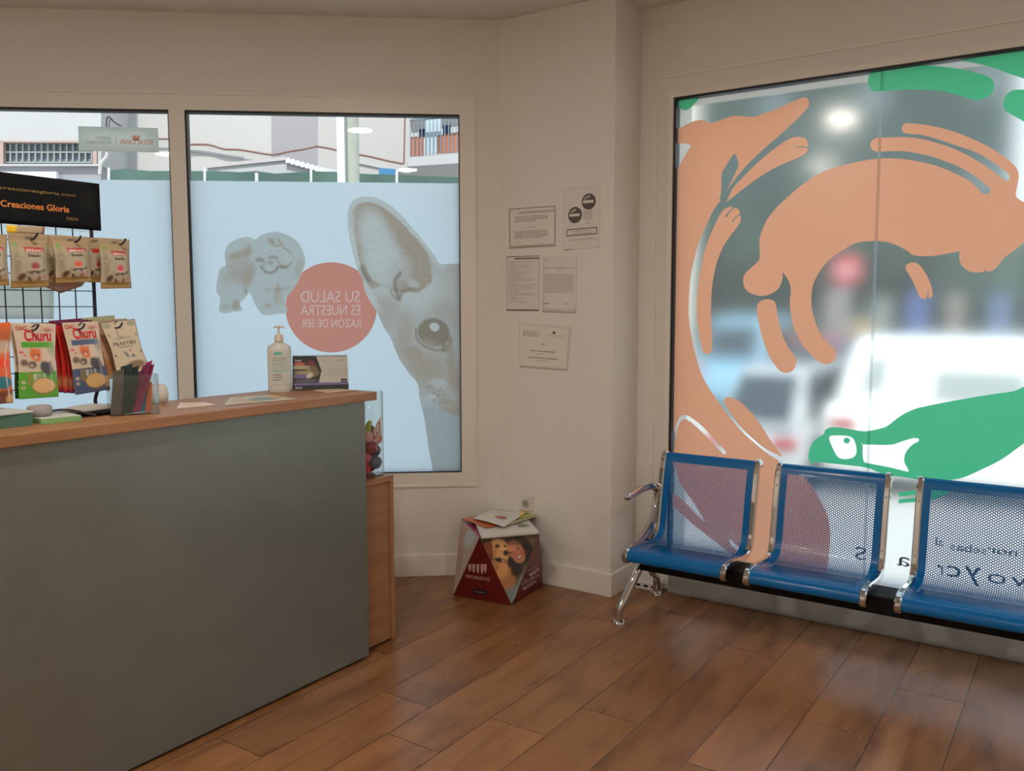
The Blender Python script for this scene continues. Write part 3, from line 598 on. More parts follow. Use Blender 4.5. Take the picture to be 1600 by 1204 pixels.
arm2 = [(1140.6, 322.8), (1131, 327), (1124, 336.8), (1117, 350.8), (1110, 366.5), (1103, 385.8), (1097.8, 405), (1093.4, 429.5), (1090, 454), (1088.7, 475), (1089, 496), (1090, 505), (1092.5, 522.8), (1097, 545.5), (1100.4, 551.6), (1104.8, 553), (1110, 550.8), (1112.3, 543.8), (1112.3, 522.8), (1111.4, 500), (1110.9, 475), (1112.6, 448.8), (1115.3, 429.5), (1120.5, 408.5), (1129, 387.5), (1139.8, 370), (1152, 354), (1157, 346), (1157.6, 338.5), (1155.8, 336), (1150, 340), (1145, 347), (1144, 346), (1149, 339), (1155.5, 334), (1155.5, 329), (1151, 325), (1147, 324.7), (1139, 333), (1134, 339.5), (1133, 338), (1138, 331), (1145, 324)]
wrap = [(1239.5, 300), (1223.8, 314), (1209.8, 328), (1197.5, 344.6), (1189.6, 363), (1186.7, 375), (1187, 391), (1187, 403), (1183.5, 409), (1173, 419), (1164, 427.8), (1161, 438), (1163.4, 448.8), (1170.4, 456.6), (1181.8, 461), (1192, 462.4), (1204.5, 459), (1215, 452), (1221, 441.8), (1223, 431), (1222.4, 424), (1222.4, 424), (1229, 433), (1234, 443.5), (1235.7, 457.5), (1234, 466), (1235, 484), (1239.5, 510), (1246.5, 524.5), (1253.5, 538.5), (1265.8, 552.5), (1278, 564), (1286.8, 568), (1295.5, 568), (1303.4, 563), (1306.4, 554), (1304, 544.6), (1293.8, 536), (1283, 522.8), (1273.6, 501.8), (1268.4, 478.5), (1267.9, 461), (1271, 443.5), (1279.8, 426), (1290, 412), (1302.5, 400.6), (1318, 390), (1332, 381.8), (1348, 377.4), (1372.5, 376.5), (1390, 379), (1404, 384.4), (1418, 392), (1425, 397.5), (1435.5, 399.8), (1456.5, 399.8), (1477.5, 396.6), (1499.4, 392), (1499.4, 392), (1498.9, 404.5), (1502, 413), (1509, 420), (1518, 425), (1536, 424.6), (1539.6, 418.4), (1541.4, 424), (1551, 422), (1558, 416.8), (1568.5, 402.8), (1579, 395), (1593, 385), (1604, 374), (1622, 362), (1630, 345), (1620, 328), (1600, 316), (1589.5, 309), (1587.4, 304), (1588.6, 294), (1591.8, 276.8), (1590, 266), (1582.5, 256), (1565, 242), (1538.8, 226), (1512.5, 214), (1486, 204), (1460, 197.4), (1439, 194), (1418, 192.5), (1411, 195.6), (1409, 201), (1412, 207), (1418, 208.8), (1439, 210.5), (1460, 215.8), (1486, 224.5), (1509, 232), (1530, 240), (1552, 254), (1572, 268), (1578, 277), (1573, 282.4), (1566.8, 279.4), (1547.5, 264.5), (1530, 253), (1509, 241), (1486, 230.6), (1460, 222), (1434, 216), (1407.5, 214), (1381, 215), (1367, 216), (1361, 222), (1360, 229), (1364.6, 235), (1372.5, 236.8), (1407.5, 236), (1434, 239.4), (1460, 245.5), (1474, 251), (1495, 259), (1518, 271.5), (1535, 283.8), (1546.6, 294), (1547.5, 298.6), (1542, 303), (1535, 301.6), (1528, 294), (1512.5, 281), (1486, 268), (1460, 258), (1434, 252), (1407.5, 248), (1377.8, 247.3), (1346, 251.4), (1318, 258), (1302.5, 262), (1276, 273), (1250, 291)]
leg = [(1199, 467.5), (1188.8, 469.8), (1182.6, 478.5), (1183.5, 494), (1185, 500), (1190.5, 526), (1201, 554), (1213, 573.5), (1222, 581), (1230.8, 582), (1239.5, 578), (1244, 568), (1243, 557.8), (1232.5, 543.8), (1223.8, 526), (1216.8, 501.8), (1214, 485.5), (1212, 475), (1208, 469)]
fin = [(1139.8, 620), (1132.8, 622.5), (1132.4, 629.5), (1141.5, 645), (1155.5, 664.5), (1173, 682), (1194, 699.5), (1215, 710), (1223, 713.6), (1223, 713.6), (1211.5, 697), (1206, 690.8), (1190.5, 666), (1173, 643.5), (1155.5, 627)]
tong = [(1426, 410), (1417, 413), (1415, 419.4), (1421.5, 430.8), (1432.5, 453.4), (1437, 464), (1443, 466.5), (1448, 465.5), (1450.3, 453), (1451.3, 466), (1455, 464.5), (1457.5, 460.6), (1454, 442.7), (1443, 421.4), (1434, 412)]
decal('animal_decal', [fox, arm1, arm2, fin], [slit, cres, belly, slit2], m_or, 'tall orange fox silhouette with raised paws along the left edge of the shop window', parts=['body', 'front_leg', 'front_leg', 'tail_tip'])
decal('animal_decal', [wrap, leg, tong], [], m_or, 'orange curled cat silhouette in the middle of the shop window', parts=['body', 'hind_leg', 'front_paw'])
G = lambda L: L
snake = [(1263, 713.5), (1267, 695.7), (1276, 685), (1286.5, 678), (1290, 670.8), (1300.8, 667), (1322, 669), (1350.6, 673.6), (1375.6, 669), (1386.5, 665), (1407.5, 649), (1428.5, 638.8), (1446, 634.4), (1495, 624.8), (1547.5, 616), (1584, 610.8), (1600, 603.8), (1650, 585), (1655, 650), (1600, 692), (1565, 717.5), (1530, 735), (1504, 746), (1480, 750), (1451, 751), (1414, 745.5), (1379.5, 740), (1355, 730.6), (1320, 726), (1300.8, 724), (1279.4, 721.7), (1270.5, 722.4), (1268.7, 726)]
eye = [(1295.4, 683), (1308, 679.7), (1329, 682), (1336.4, 692), (1338, 708), (1329, 716), (1311.5, 715.3), (1302.5, 702.8)]
mouth = [(1348, 694), (1348, 694), (1390, 694.8), (1407.5, 690), (1425, 684.6), (1433.8, 684.6), (1435.5, 688.6), (1425, 694.8), (1415, 707), (1412.8, 721), (1419.8, 736), (1407.5, 734), (1386.5, 729), (1358.5, 723.6), (1349, 719)]
gtop = [(1420, 96), (1453, 91.5), (1469, 91.5), (1486, 92), (1509, 96), (1530, 100), (1556, 107), (1579, 116), (1600, 123), (1650, 145), (1660, 40), (1500, 60)]
cap1 = [(1356, 127), (1359.4, 114), (1370.8, 106), (1381, 103.8), (1425, 101), (1460, 103), (1495, 107), (1526.5, 114), (1545.8, 120.4), (1552.8, 129), (1552, 140.5), (1544, 151), (1530, 156), (1518, 154.5), (1495, 148), (1469, 142), (1425, 139.6), (1381, 142), (1367, 142.8), (1359.4, 138)]
cap2 = [(1610, 142), (1600, 140), (1582.5, 141), (1572, 149), (1567.6, 161.5), (1570, 172), (1579, 178), (1600, 190), (1640, 215), (1660, 190)]
g4 = [(1060, 130), (1110, 130), (1102, 141.6), (1090.8, 156), (1076.8, 170), (1069.8, 172), (1062.8, 169), (1059, 161), (1060, 152.5), (1062, 146)]
decal('animal_decal', [snake], [eye, mouth], m_gr, 'green lizard head silhouette with an open mouth, low on the shop window')
pup = mesh  # pupil is part of the lizard
decal('animal_decal', [gtop], [], m_gr, 'large green curved patch in the top right corner of the shop window')
decal('animal_decal', [cap1], [], m_gr, 'long green rounded bar crossing the film seam near the top')
decal('animal_decal', [cap2], [], m_gr, 'short green rounded bar cut off at the right edge near the top')
decal('animal_decal', [g4], [], m_gr, 'small green rounded patch in the top left corner of the shop window')
decal('animal_decal', [[(1323+5*math.cos(a), 688+4.5*math.sin(a)) for a in np.linspace(0, 6.28, 13)[:-1]]], [], m_gr, 'green round pupil of the lizard eye, a dot on the shop window')
decal('animal_decal', [[(1404, 769), (1440, 764), (1438, 783), (1404, 786)]], [[(1404, 775.5), (1431, 772.5), (1431, 777), (1404, 780)]], m_gr, 'green bracket-shaped patch between the second and third seat backs', sm=False)
decal('animal_decal', [[(1455, 764), (1486, 768), (1478, 773), (1464, 779), (1455, 781)]], [], m_gr, 'green sliver behind the top of the third seat back', sm=False)
# film seam: overlapping film edge
sa, sb = onX(1380, 104, XD-0.001), onX(1355, 733, XD-0.001)
m_seam = bpy.data.materials.new('film_seam'); m_seam.use_nodes = True; nt = m_seam.node_tree; nt.nodes.clear()
o_ = nt.nodes.new('ShaderNodeOutputMaterial'); t_ = nt.nodes.new('ShaderNodeBsdfTransparent'); t_.inputs['Color'].default_value = (0.75, 0.76, 0.76, 1); d_ = nt.nodes.new('ShaderNodeBsdfTranslucent'); d_.inputs['Color'].default_value = (0.8, 0.85, 0.88, 1); x_ = nt.nodes.new('ShaderNodeMixShader'); x_.inputs[0].default_value = 0.22
nt.links.new(t_.outputs[0], x_.inputs[1]); nt.links.new(d_.outputs[0], x_.inputs[2]); nt.links.new(x_.outputs[0], o_.inputs['Surface'])
ys = (sa[1]+sb[1])/2
MB().add([(XD-0.0015, ys-0.007, 0.216), (XD-0.0015, ys+0.007, 0.216), (XD-0.0015, ys+0.007, 2.633), (XD-0.0015, ys-0.007, 2.633)], [(0, 1, 2, 3)]).build('film_seam', m_seam, win2)
# mirrored lettering low on the glass, read from the street
m_let = film('grey_lettering_film', S(96, 104, 112), 0.4, 0.02)
def rcard(x0, y0, x1, y1):
    p = onX(x0, y0, XD-0.001); q = onX(x1, y1, XD-0.001); zt, zb = p[2], q[2]
    return Card((XD-0.001, p[1], zt), (XD-0.001, q[1], zt), (XD-0.001, q[1], zb), (XD-0.001, p[1], zb))
let = thing('window_lettering', (XD-0.001, 0.4, 0.3), 'grey mirrored lettering low on the shop window behind the third seat', 'window lettering')
def letter(ch, x, y, hpx, mirror=False, wpx=None, bold=0.0):
    p = onX(x, y, XD-0.001); s = abs(onX(x, y-hpx, XD-0.001)[2]-p[2])/0.7
    c = Card((XD-0.001, p[1]+0.5, p[2]+0.5), (XD-0.001, p[1]-0.5, p[2]+0.5), (XD-0.001, p[1]-0.5, p[2]-0.5), (XD-0.001, p[1]+0.5, p[2]-0.5))
    tw = abs(onX(x+wpx/2, y, XD-0.001)[1]-onX(x-wpx/2, y, XD-0.001)[1]) if wpx else None
    c.text(ch, 0.5, 0.5, s, m_let, let, 'c', mirror, tw=tw, bold=bold, d=0.0005)
for ch, x, y, hp, mi, w in (('S', 1344, 874, 20, True, 18), ('a', 1411, 884, 22, True, 20), ('r', 1468, 897, 22, True, 10), ('c', 1490, 901, 26, True, 22), ('y', 1519, 904, 30, True, 26), ('o', 1557, 911, 22, True, 30), ('v', 1592, 916, 22, True, 26)):
    letter(ch, x, y, hp, mi, w)
letter('sebas', 1513, 862, 12, True, 58); letter('nor', 1566, 866, 12, True, 46); letter('al', 1468, 852, 12, True, 12)
# ================================================================ waiting bench
m_blue = P('blue_enamel_steel', (0.001, 0.135, 0.40), 0.22, coat=0.12, spec=0.3)
m_chrome = P('chrome', (0.64, 0.62, 0.60), 0.07, metal=1.0)
m_black = P('black_paint', (0.006, 0.006, 0.008), 0.6, spec=0.2)
def perforated(name, u0, u1, v0, v1):
    M = P(name, (0.001, 0.135, 0.40), 0.24, coat=0.1, spec=0.3); nt = M.node_tree; N = nt.nodes.new; L = nt.links.new; b = nt.nodes['Principled BSDF']
    uv = N('ShaderNodeUVMap'); uv.uv_map = 'UVMap'; sp_ = N('ShaderNodeSeparateXYZ'); L(uv.outputs[0], sp_.inputs[0])
    def mm(op, a, b_=None):
        n = N('ShaderNodeMath'); n.operation = op
        for i, x in enumerate((a, b_)):
            if x is None: continue
            if isinstance(x, (int, float)): n.inputs[i].default_value = x
            else: L(x, n.inputs[i])
        return n.outputs[0]
    p, q, r = 0.0168, 0.0115, 0.0037
    def lat(off):
        a = mm('MULTIPLY', mm('SUBTRACT', mm('FRACT', mm('ADD', mm('DIVIDE', sp_.outputs[0], p), off)), 0.5), p)
        c = mm('MULTIPLY', mm('SUBTRACT', mm('FRACT', mm('ADD', mm('DIVIDE', sp_.outputs[1], q), off)), 0.5), q)
        return mm('SQRT', mm('ADD', mm('MULTIPLY', a, a), mm('MULTIPLY', c, c)))
    d = mm('MINIMUM', lat(0.0), lat(0.5)); hole = mm('LESS_THAN', d, r)
    for s_, lim, op in ((sp_.outputs[0], u0, 'GREATER_THAN'), (sp_.outputs[0], u1, 'LESS_THAN'), (sp_.outputs[1], v0, 'GREATER_THAN'), (sp_.outputs[1], v1, 'LESS_THAN')):
        hole = mm('MULTIPLY', hole, mm(op, s_, lim))
    L(mm('SUBTRACT', 1.0, hole), b.inputs['Alpha']); return M
PROF = [(3.672, 0.325), (3.652, 0.332), (3.645, 0.350), (3.652, 0.370), (3.68, 0.384), (3.75, 0.386), (3.83, 0.378), (3.90, 0.372), (3.95, 0.374), (3.99, 0.392), (4.015, 0.43), (4.03, 0.50), (4.047, 0.60), (4.068, 0.70), (4.085, 0.765), (4.10, 0.792), (4.12, 0.798), (4.137, 0.785), (4.138, 0.765)]
prof = spline([(a, 0, b_) for a, b_ in PROF], 5)
arc = np.concatenate([[0], np.cumsum([np.linalg.norm(prof[i+1]-prof[i]) for i in range(len(prof)-1)])])
tg = [prof[min(i+1, len(prof)-1)]-prof[max(i-1, 0)] for i in range(len(prof))]
nrm = [np.array([-t[2], 0, t[0]])/np.linalg.norm(t) for t in tg]
SW = 0.515
vfront = float(np.interp(3.76, [p[0] for p in prof[:40]], arc[:40])); vtop = arc[-1]-0.105
m_perf = perforated('blue_perforated_steel', 0.058, SW-0.058, 0.135, vtop)
bench = thing('waiting_bench', (3.9, 1.0, 0), 'long chrome-framed waiting bench with blue perforated steel seats in front of the shop window', 'bench')
def seat(y0):
    V = []; UV = []; F = []; ny = 24; ya, yb = y0-0.024, y0-SW+0.024; n = len(prof)
    for d in (0.0, -0.0016):
        for i in range(n):
            for j in range(ny+1):
                y = ya+(yb-ya)*j/ny; p = prof[i]+nrm[i]*d; V.append((p[0], y, p[2])); UV.append((y0-y, arc[i]))
    w = ny+1
    for i in range(n-1):
        for j in range(ny):
            a = i*w+j; F.append((a, a+w, a+w+1, a+1)); a += n*w; F.append((a, a+1, a+w+1, a+w))
    k = n*w
    for j in range(ny):
        F.append((j, j+1, k+j+1, k+j)); a = (n-1)*w+j; F.append((a, k+a, k+a+1, a+1))
    sh = mesh('seat', V, F, m_perf, bench, smooth=True, uvs=UV)
    for s_, yc in ((1, y0-0.013), (-1, y0-SW+0.013)):
        b = MB(); R = []; hw = 0.014
        for i in range(n):
            th = 0.017+(0.006 if i > n-12 else 0)
            for (dy, dn) in ((-hw, 0.003), (-hw*0.6, 0.009), (hw*0.6, 0.009), (hw, 0.003), (hw, -th), (-hw, -th)):
                p = prof[i]+nrm[i]*dn; R.append((p[0], yc+dy, p[2]))
        FF = []
        for i in range(n-1):
            for k2 in range(6): FF.append((i*6+k2, i*6+(k2+1) % 6, (i+1)*6+(k2+1) % 6, (i+1)*6+k2))
        FF += [tuple(range(6))[::-1], tuple(range((n-1)*6, n*6))]
        b.add(R, FF)
        fr = b.build('side_frame', m_chrome, sh, smooth=True)
        for (i, ) in ((n-26,), (n-19,), (46,), (53,)):
            i = max(0, min(n-1, i)); p = prof[i]+nrm[i]*0.0085; MB().ball((p[0], yc, p[2]), 0.0042, 8).build('screw', m_chrome, sh, smooth=True)
    cb = MB(); cb.box((3.80, y0-SW+0.06, 0.335), (3.90, y0-0.06, 0.362)); cb.build('bracket', m_black, sh)
SY = [1.835, 1.240, 0.618]
for y0 in SY: seat(y0)
MB().box((3.765, 0.02, 0.262), (3.93, 1.80, 0.340)).build('beam', m_black, bench, bevel=0.005)
arm = [onY(x, y, 1.85) for x, y in ((981, 776), (992, 770), (1006, 762), (1018, 759), (1026, 764), (1027, 778), (1024, 800), (1018, 818), (1006, 834), (994, 844))]
arm[-2][1] = 1.842; arm[-1][1] = 1.832; arm.append(np.array([3.76, 1.826, 0.389])); arm.append(np.array([3.70, 1.824, 0.386]))
b = MB(); b.tube(arm, [0.017, 0.019, 0.020, 0.020, 0.020, 0.020, 0.023, 0.024, 0.024, 0.021, 0.017, 0.010], 14, sm=4); b.ball(arm[0], (0.024, 0.020, 0.019), 12)
b.tube([arm[7]+np.array([0, 0, 0.0]), arm[7]+np.array([0.01, -0.03, 0.0])], 0.012, 10); b.build('armrest', m_chrome, bench, smooth=True)
def leg(pts, ft):
    b = MB(); b.tube(pts, [0.023]+[0.021]*(len(pts)-2)+[0.019], 16, sm=5); L_ = b.build('leg', m_chrome, bench, smooth=True)
    MB().lathe([(0.018, 0.026), (0.03, 0.020), (0.034, 0.010), (0.034, 0.0)][::-1], ft, 20).build('foot', m_chrome, L_, smooth=True)
for ys_, sg in ((1.80, 1), (0.07, -1)):
    f1 = (3.682, ys_+sg*0.068, 0); f2 = (4.185, ys_+sg*0.095, 0)
    leg([(3.83, ys_, 0.275), (3.79, ys_+sg*0.01, 0.265), (3.755, ys_+sg*0.03, 0.20), (3.70, ys_+sg*0.055, 0.105), (3.684, ys_+sg*0.066, 0.07), (3.682, ys_+sg*0.068, 0.02)], f1)
    leg([(3.86, ys_, 0.27), (3.93, ys_+sg*0.02, 0.245), (4.05, ys_+sg*0.06, 0.165), (4.15, ys_+sg*0.09, 0.115), (4.182, ys_+sg*0.095, 0.075), (4.185, ys_+sg*0.095, 0.02)], f2)

# ================================================================ counter and desk
m_oak = P('beech_laminate', (0.42, 0.205, 0.092), 0.42, noise=(0.32, 0.142, 0.058), nscale=1.6, stretch=(1.5, 30, 26))
m_oakh = P('beech_laminate_front', (0.38, 0.185, 0.083), 0.45, noise=(0.30, 0.135, 0.057), nscale=1.4, stretch=(2.0, 2, 22))
m_panel = P('grey_laminate_panel', (0.225, 0.23, 0.20), 0.34, metal=0.45, noise=(0.205, 0.21, 0.18), nscale=5, stretch=(1, 1, 1), bump=0.01)
ct = thing('reception_counter', (1.05, 2.8, 0), 'tall reception counter with a grey front panel and beech worktop', 'counter')
MB().box((-0.6, 2.575, 1.148), (2.75, 3.02, 1.184)).build('worktop', m_oak, ct, bevel=0.003)
MB().box((-0.58, 2.60, 0.012), (2.70, 2.625, 1.148)).build('front_panel', m_panel, ct, bevel=0.0015)
MB().box((-0.58, 2.615, 0.0), (2.68, 2.66, 0.03)).build('plinth', m_black, ct)
MB().box((2.675, 2.625, 0.0), (2.70, 2.99, 1.148)).build('end_panel', m_oak, ct)
MB().box((-0.6, 2.625, 0.0), (-0.575, 2.99, 1.148)).build('end_panel', m_oak, ct)
dk = thing('desk_cabinet', (2.6, 3.0, 0), 'low beech desk cabinet showing past the right end of the counter', 'cabinet')
XR = 2.925
MB().box((2.705, 2.655, 0.012), (XR-0.022, 2.68, 0.757)).build('door', m_oakh, dk, bevel=0.001)
MB().box((XR-0.022, 2.645, 0.006), (XR, 3.25, 0.78)).build('side_panel', m_oak, dk, bevel=0.001)
MB().box((2.705, 2.645, 0.757), (XR-0.022, 3.25, 0.78)).build('desktop', m_oak, dk, bevel=0.001)
MB().box((2.705, 2.68, 0.0), (XR-0.03, 3.2, 0.012)).build('plinth', m_black, dk)
MB().box((2.705, 3.225, 0.012), (XR-0.022, 3.25, 0.757)).build('back_panel', m_oakh, dk)

# ---- glass jar with toys
JC = (2.853, 2.748, 0.78)
m_jar = clear_glass('jar_glass', (0.97, 0.98, 0.97), 1.3)
b = MB(); b.lathe([(0.078, 0.0), (0.083, 0.006), (0.0835, 0.02), (0.082, 0.385), (0.0795, 0.388), (0.0795, 0.02), (0.075, 0.010), (0.02, 0.0095)], JC, 48)
b.build('glass_jar', m_jar, None, 'tall clear glass cylinder jar of colourful toys on the desk behind the counter', 'jar', smooth=True)
cols_t = [('dark red', S(150, 30, 50, 1.5)), ('crimson', S(190, 25, 55, 1.5)), ('mustard', S(190, 150, 90, 1.3)), ('slate blue', S(70, 80, 100, 1.6)), ('cream', S(215, 200, 175, 1.1)), ('burgundy', S(110, 25, 45, 1.6)), ('rose pink', S(205, 80, 100, 1.2)),
          ('charcoal', S(50, 48, 48, 1.4)), ('cherry red', S(175, 20, 35, 1.5)), ('tan', S(180, 140, 95, 1.3)), ('wine red', S(130, 22, 48, 1.5)), ('light grey', S(175, 175, 170, 1.1)), ('coral', S(210, 95, 80, 1.2)), ('maroon', S(90, 20, 32, 1.6)), ('pale pink', S(220, 160, 160, 1.1)), ('blackish red', S(60, 14, 22, 1.6))]
placed = []; rt = np.random.RandomState(11)
for k in range(len(cols_t)):                     # each ball settles on the lowest free spot
    r = 0.0255+0.006*rt.rand(); best = None
    for _ in range(400):
        a = rt.rand()*6.283; q_ = (0.0775-r)*math.sqrt(rt.rand()); x, y = q_*math.cos(a), q_*math.sin(a); z = 0.0105+r
        for p2, r2 in placed:
            d2 = (x-p2[0])**2+(y-p2[1])**2; R2 = (r+r2)**2
            if d2 < R2: z = max(z, p2[2]+math.sqrt(R2-d2))
        if best is None or z < best[2]: best = np.array([x, y, z])
    placed.append((best, r))
for (p, r), (nm, c) in zip(placed, cols_t):
    b = MB(); b.ball((JC[0]+p[0], JC[1]+p[1], JC[2]+p[2]), (r, r, r), 18, noise=0.05); b.build('toy_ball', P('toy_'+nm.replace(' ', '_'), c, 0.45), None, nm+' ball toy in the pile inside the glass jar', 'toy', 'pet toys in the glass jar', smooth=True)
b = MB(); b.tube([(JC[0]-0.05, JC[1]-0.03, JC[2]+0.15), (JC[0]-0.01, JC[1]-0.02, JC[2]+0.20), (JC[0]+0.02, JC[1]-0.005, JC[2]+0.235), (JC[0]+0.045, JC[1]+0.01, JC[2]+0.245)], [0.012, 0.016, 0.013, 0.006], 12, sm=4)
b.build('toy', P('toy_green', S(150, 170, 50, 1.4), 0.5), None, 'olive green curved stick toy at the top of the glass jar', 'toy', 'pet toys in the glass jar', smooth=True)
# red open-frame charm with letters leaning on the glass
ch = thing('tag', (JC[0]+0.05, JC[1]-0.035, JC[2]+0.13), 'cream tag with slanting red letters inside the glass jar', 'tag')
cx = Card(*[np.array(JC)+np.array(p) for p in ((-0.012, -0.050, 0.20), (0.044, -0.057, 0.275), (0.047, -0.057, 0.165), (-0.006, -0.052, 0.13))])
cx.sheet('card', VC(0.5), S(225, 200, 170), [], 2, 2, parent=ch)
m_red = P('red_print', S(165, 40, 40, 1.4), 0.5)
cx.text('LO', 0.5, 0.55, 0.055, m_red, ch, d=-0.0016 if False else 0.001, bold=0.02); cx.text('TS', 0.5, 0.93, 0.045, m_red, ch, d=0.001, bold=0.02)

# ---- soap dispenser
def rotz(b, c, ang, i0=0):
    ca, sa_ = math.cos(ang), math.sin(ang)
    b.V = [v if i < i0 else (c[0]+(v[0]-c[0])*ca-(v[1]-c[1])*sa_, c[1]+(v[0]-c[0])*sa_+(v[1]-c[1])*ca, v[2]) for i, v in enumerate(b.V)]
dp = np.array([2.515, 2.925, 1.184]); vang = math.atan2(dp[1], dp[0])-math.pi/2
ds = thing('soap_dispenser', tuple(dp), 'translucent white pump bottle of hand gel standing on the counter, left of the calendar', 'dispenser bottle')
m_bot = P('milky_plastic', (0.62, 0.63, 0.58), 0.3, nscale=3); m_pump = P('cream_pump_plastic', (0.66, 0.56, 0.46), 0.35)
b = MB(); b.lathe([(0.045, 0), (0.049, 0.006), (0.050, 0.02), (0.0505, 0.185), (0.046, 0.20), (0.022, 0.213), (0.017, 0.218), (0.017, 0.228)], dp, 36, sq=(1, 0.62)); rotz(b, dp, vang)
b.build('bottle', m_bot, ds, smooth=True)
b = MB(); b.lathe([(0.019, 0.218), (0.019, 0.243), (0.013, 0.250), (0.0045, 0.252), (0.0045, 0.276), (0.008, 0.277), (0.008, 0.284), (0.004, 0.286)], dp, 20)
b.tube([(dp[0]-0.022, dp[1], dp[2]+0.281), (dp[0], dp[1], dp[2]+0.284), (dp[0]+0.018, dp[1], dp[2]+0.282), (dp[0]+0.025, dp[1], dp[2]+0.276)], 0.0036, 8); rotz(b, dp, vang); b.build('pump', m_pump, ds, smooth=True)
rv = np.array([math.cos(vang), math.sin(vang), 0]); fv = np.array([math.sin(vang), -math.cos(vang), 0])
def facing(c, w, h, off): 
    o = np.array(c)+fv*off; z = np.array([0, 0, 1.0]); return Card(o-rv*w/2+z*h/2, o+rv*w/2+z*h/2, o+rv*w/2-z*h/2, o-rv*w/2-z*h/2)
lb = facing(dp+np.array([0, 0, 0.105]), 0.074, 0.15, 0.0); lb.puff = lambda u, v: 0.0318*np.sqrt(np.clip(1-((u-0.5)*0.074/0.0515)**2, 0, 1))
lab = lb.sheet('label', VC(0.4), (0.60, 0.60, 0.55), [Rc(0.22, 0.05, 0.65, 0.13, S(90, 190, 170)), Rc(0.1, 0.17, 0.95, 0.64, (0.50, 0.54, 0.50), 0.6), Rc(0.12, 0.36, 0.86, 0.385, (0.30, 0.35, 0.33), 0.4), Rc(0.12, 0.44, 0.8, 0.46, (0.30, 0.35, 0.33), 0.4), Rc(0.1, 0.55, 0.9, 0.60, S(120, 190, 180), 0.5)], 26, 60, parent=ds)
m_ink = P('dark_ink', (0.05, 0.05, 0.05), 0.6); m_inkg = P('grey_ink', (0.20, 0.19, 0.18), 0.6)
greek(lb, 0.12, 0.9, 0.68, 0.90, 3, m_inkg, lab, 0.4, 0.5); greek(lb, 0.12, 0.88, 0.2, 0.32, 4, m_inkg, lab, 0.3, 0.2)

# ---- desk calendar
ca_, cb_ = onZ(459, 610, 1.184), onZ(545, 607.5, 1.184); z_ = np.array([0, 0, 1.0]); rr_ = (cb_-ca_)/np.linalg.norm(cb_-ca_); ff_ = np.array([rr_[1], -rr_[0], 0])
if ff_@(-ca_) < 0: ff_ = -ff_
cal = thing('desk_calendar', tuple((ca_+cb_)/2), 'spiral-bound desk calendar with a black photo half and a black base strip', 'calendar')
ta, tb = ca_-ff_*0.035+z_*0.152, cb_-ff_*0.035+z_*0.150
K = Card(ta, tb, cb_+z_*0.0, ca_+z_*0.0)
cream = (0.50, 0.475, 0.42); blk = (0.012, 0.010, 0.014); lil = S(110, 100, 150)
lay = [Pg([(0, 0), (0.42, 0), (0.515, 0.44), (0.455, 0.80), (0, 0.80)], blk), El(0.12, 0.24, 0.10, 0.05, 0, S(190, 90, 50), 1, 0.5), El(0.33, 0.23, 0.07, 0.08, 0, S(120, 40, 50), 1, 0.5), El(0.14, 0.34, 0.18, 0.06, 0, S(170, 160, 130), 1, 0.5),
       El(0.24, 0.50, 0.2, 0.12, 0, S(165, 150, 110), 1, 0.6), El(0.38, 0.45, 0.07, 0.16, 0, S(120, 95, 70), 1, 0.7), El(0.15, 0.42, 0.12, 0.03, 0, blk, 0.8, 0.5), El(0.13, 0.60, 0.16, 0.06, 0, lil, 1, 0.5), El(0.30, 0.58, 0.05, 0.09, 30, S(200, 190, 170), 1, 0.6), El(0.22, 0.73, 0.22, 0.05, 0, S(90, 88, 90), 1, 0.5),
       Rc(0, 0.80, 1, 0.855, lil), Rc(0, 0.855, 1, 1, blk), Rc(0.86, 0.70, 0.97, 0.79, blk)]
k1 = K.sheet('front_page', VC(0.4), cream, lay, 90, 60, t=0.002, parent=cal)
m_lt = P('pale_print', (0.7, 0.68, 0.66), 0.6)
K.text('2024', 0.09, 0.965, 0.016, m_lt, k1); K.text('kivet', 0.1, 0.17, 0.014, m_lt, k1); K.text('ENERO', 0.88, 0.17, 0.010, m_inkg, k1); K.text('KIVET', 0.915, 0.775, 0.008, m_lt, k1)
nn = 1
for r_ in range(5):
    for c_ in range(7):
        if nn > 31 or (r_ == 0 and c_ < 4): continue
        K.text(str(nn), 0.575+c_*0.062, 0.36+r_*0.058, 0.009, m_inkg, k1, name='date'); nn += 1
Card(tb, ta, ta-ff_*0.10-z_*0.152, tb-ff_*0.10-z_*0.150).sheet('back_page', VC(0.4), cream, [], 2, 2, t=0.002, parent=cal)
b = MB()
for i in range(26):
    c = ta+(tb-ta)*((i+0.5)/26)-z_*0.002
    if 11 <= i or True: b.tube([c+ff_*0.004*math.cos(a)+z_*0.0045*math.sin(a) for a in np.linspace(0, 2*math.pi, 9)], 0.0009, 5)
b.build('spiral', m_black, cal)
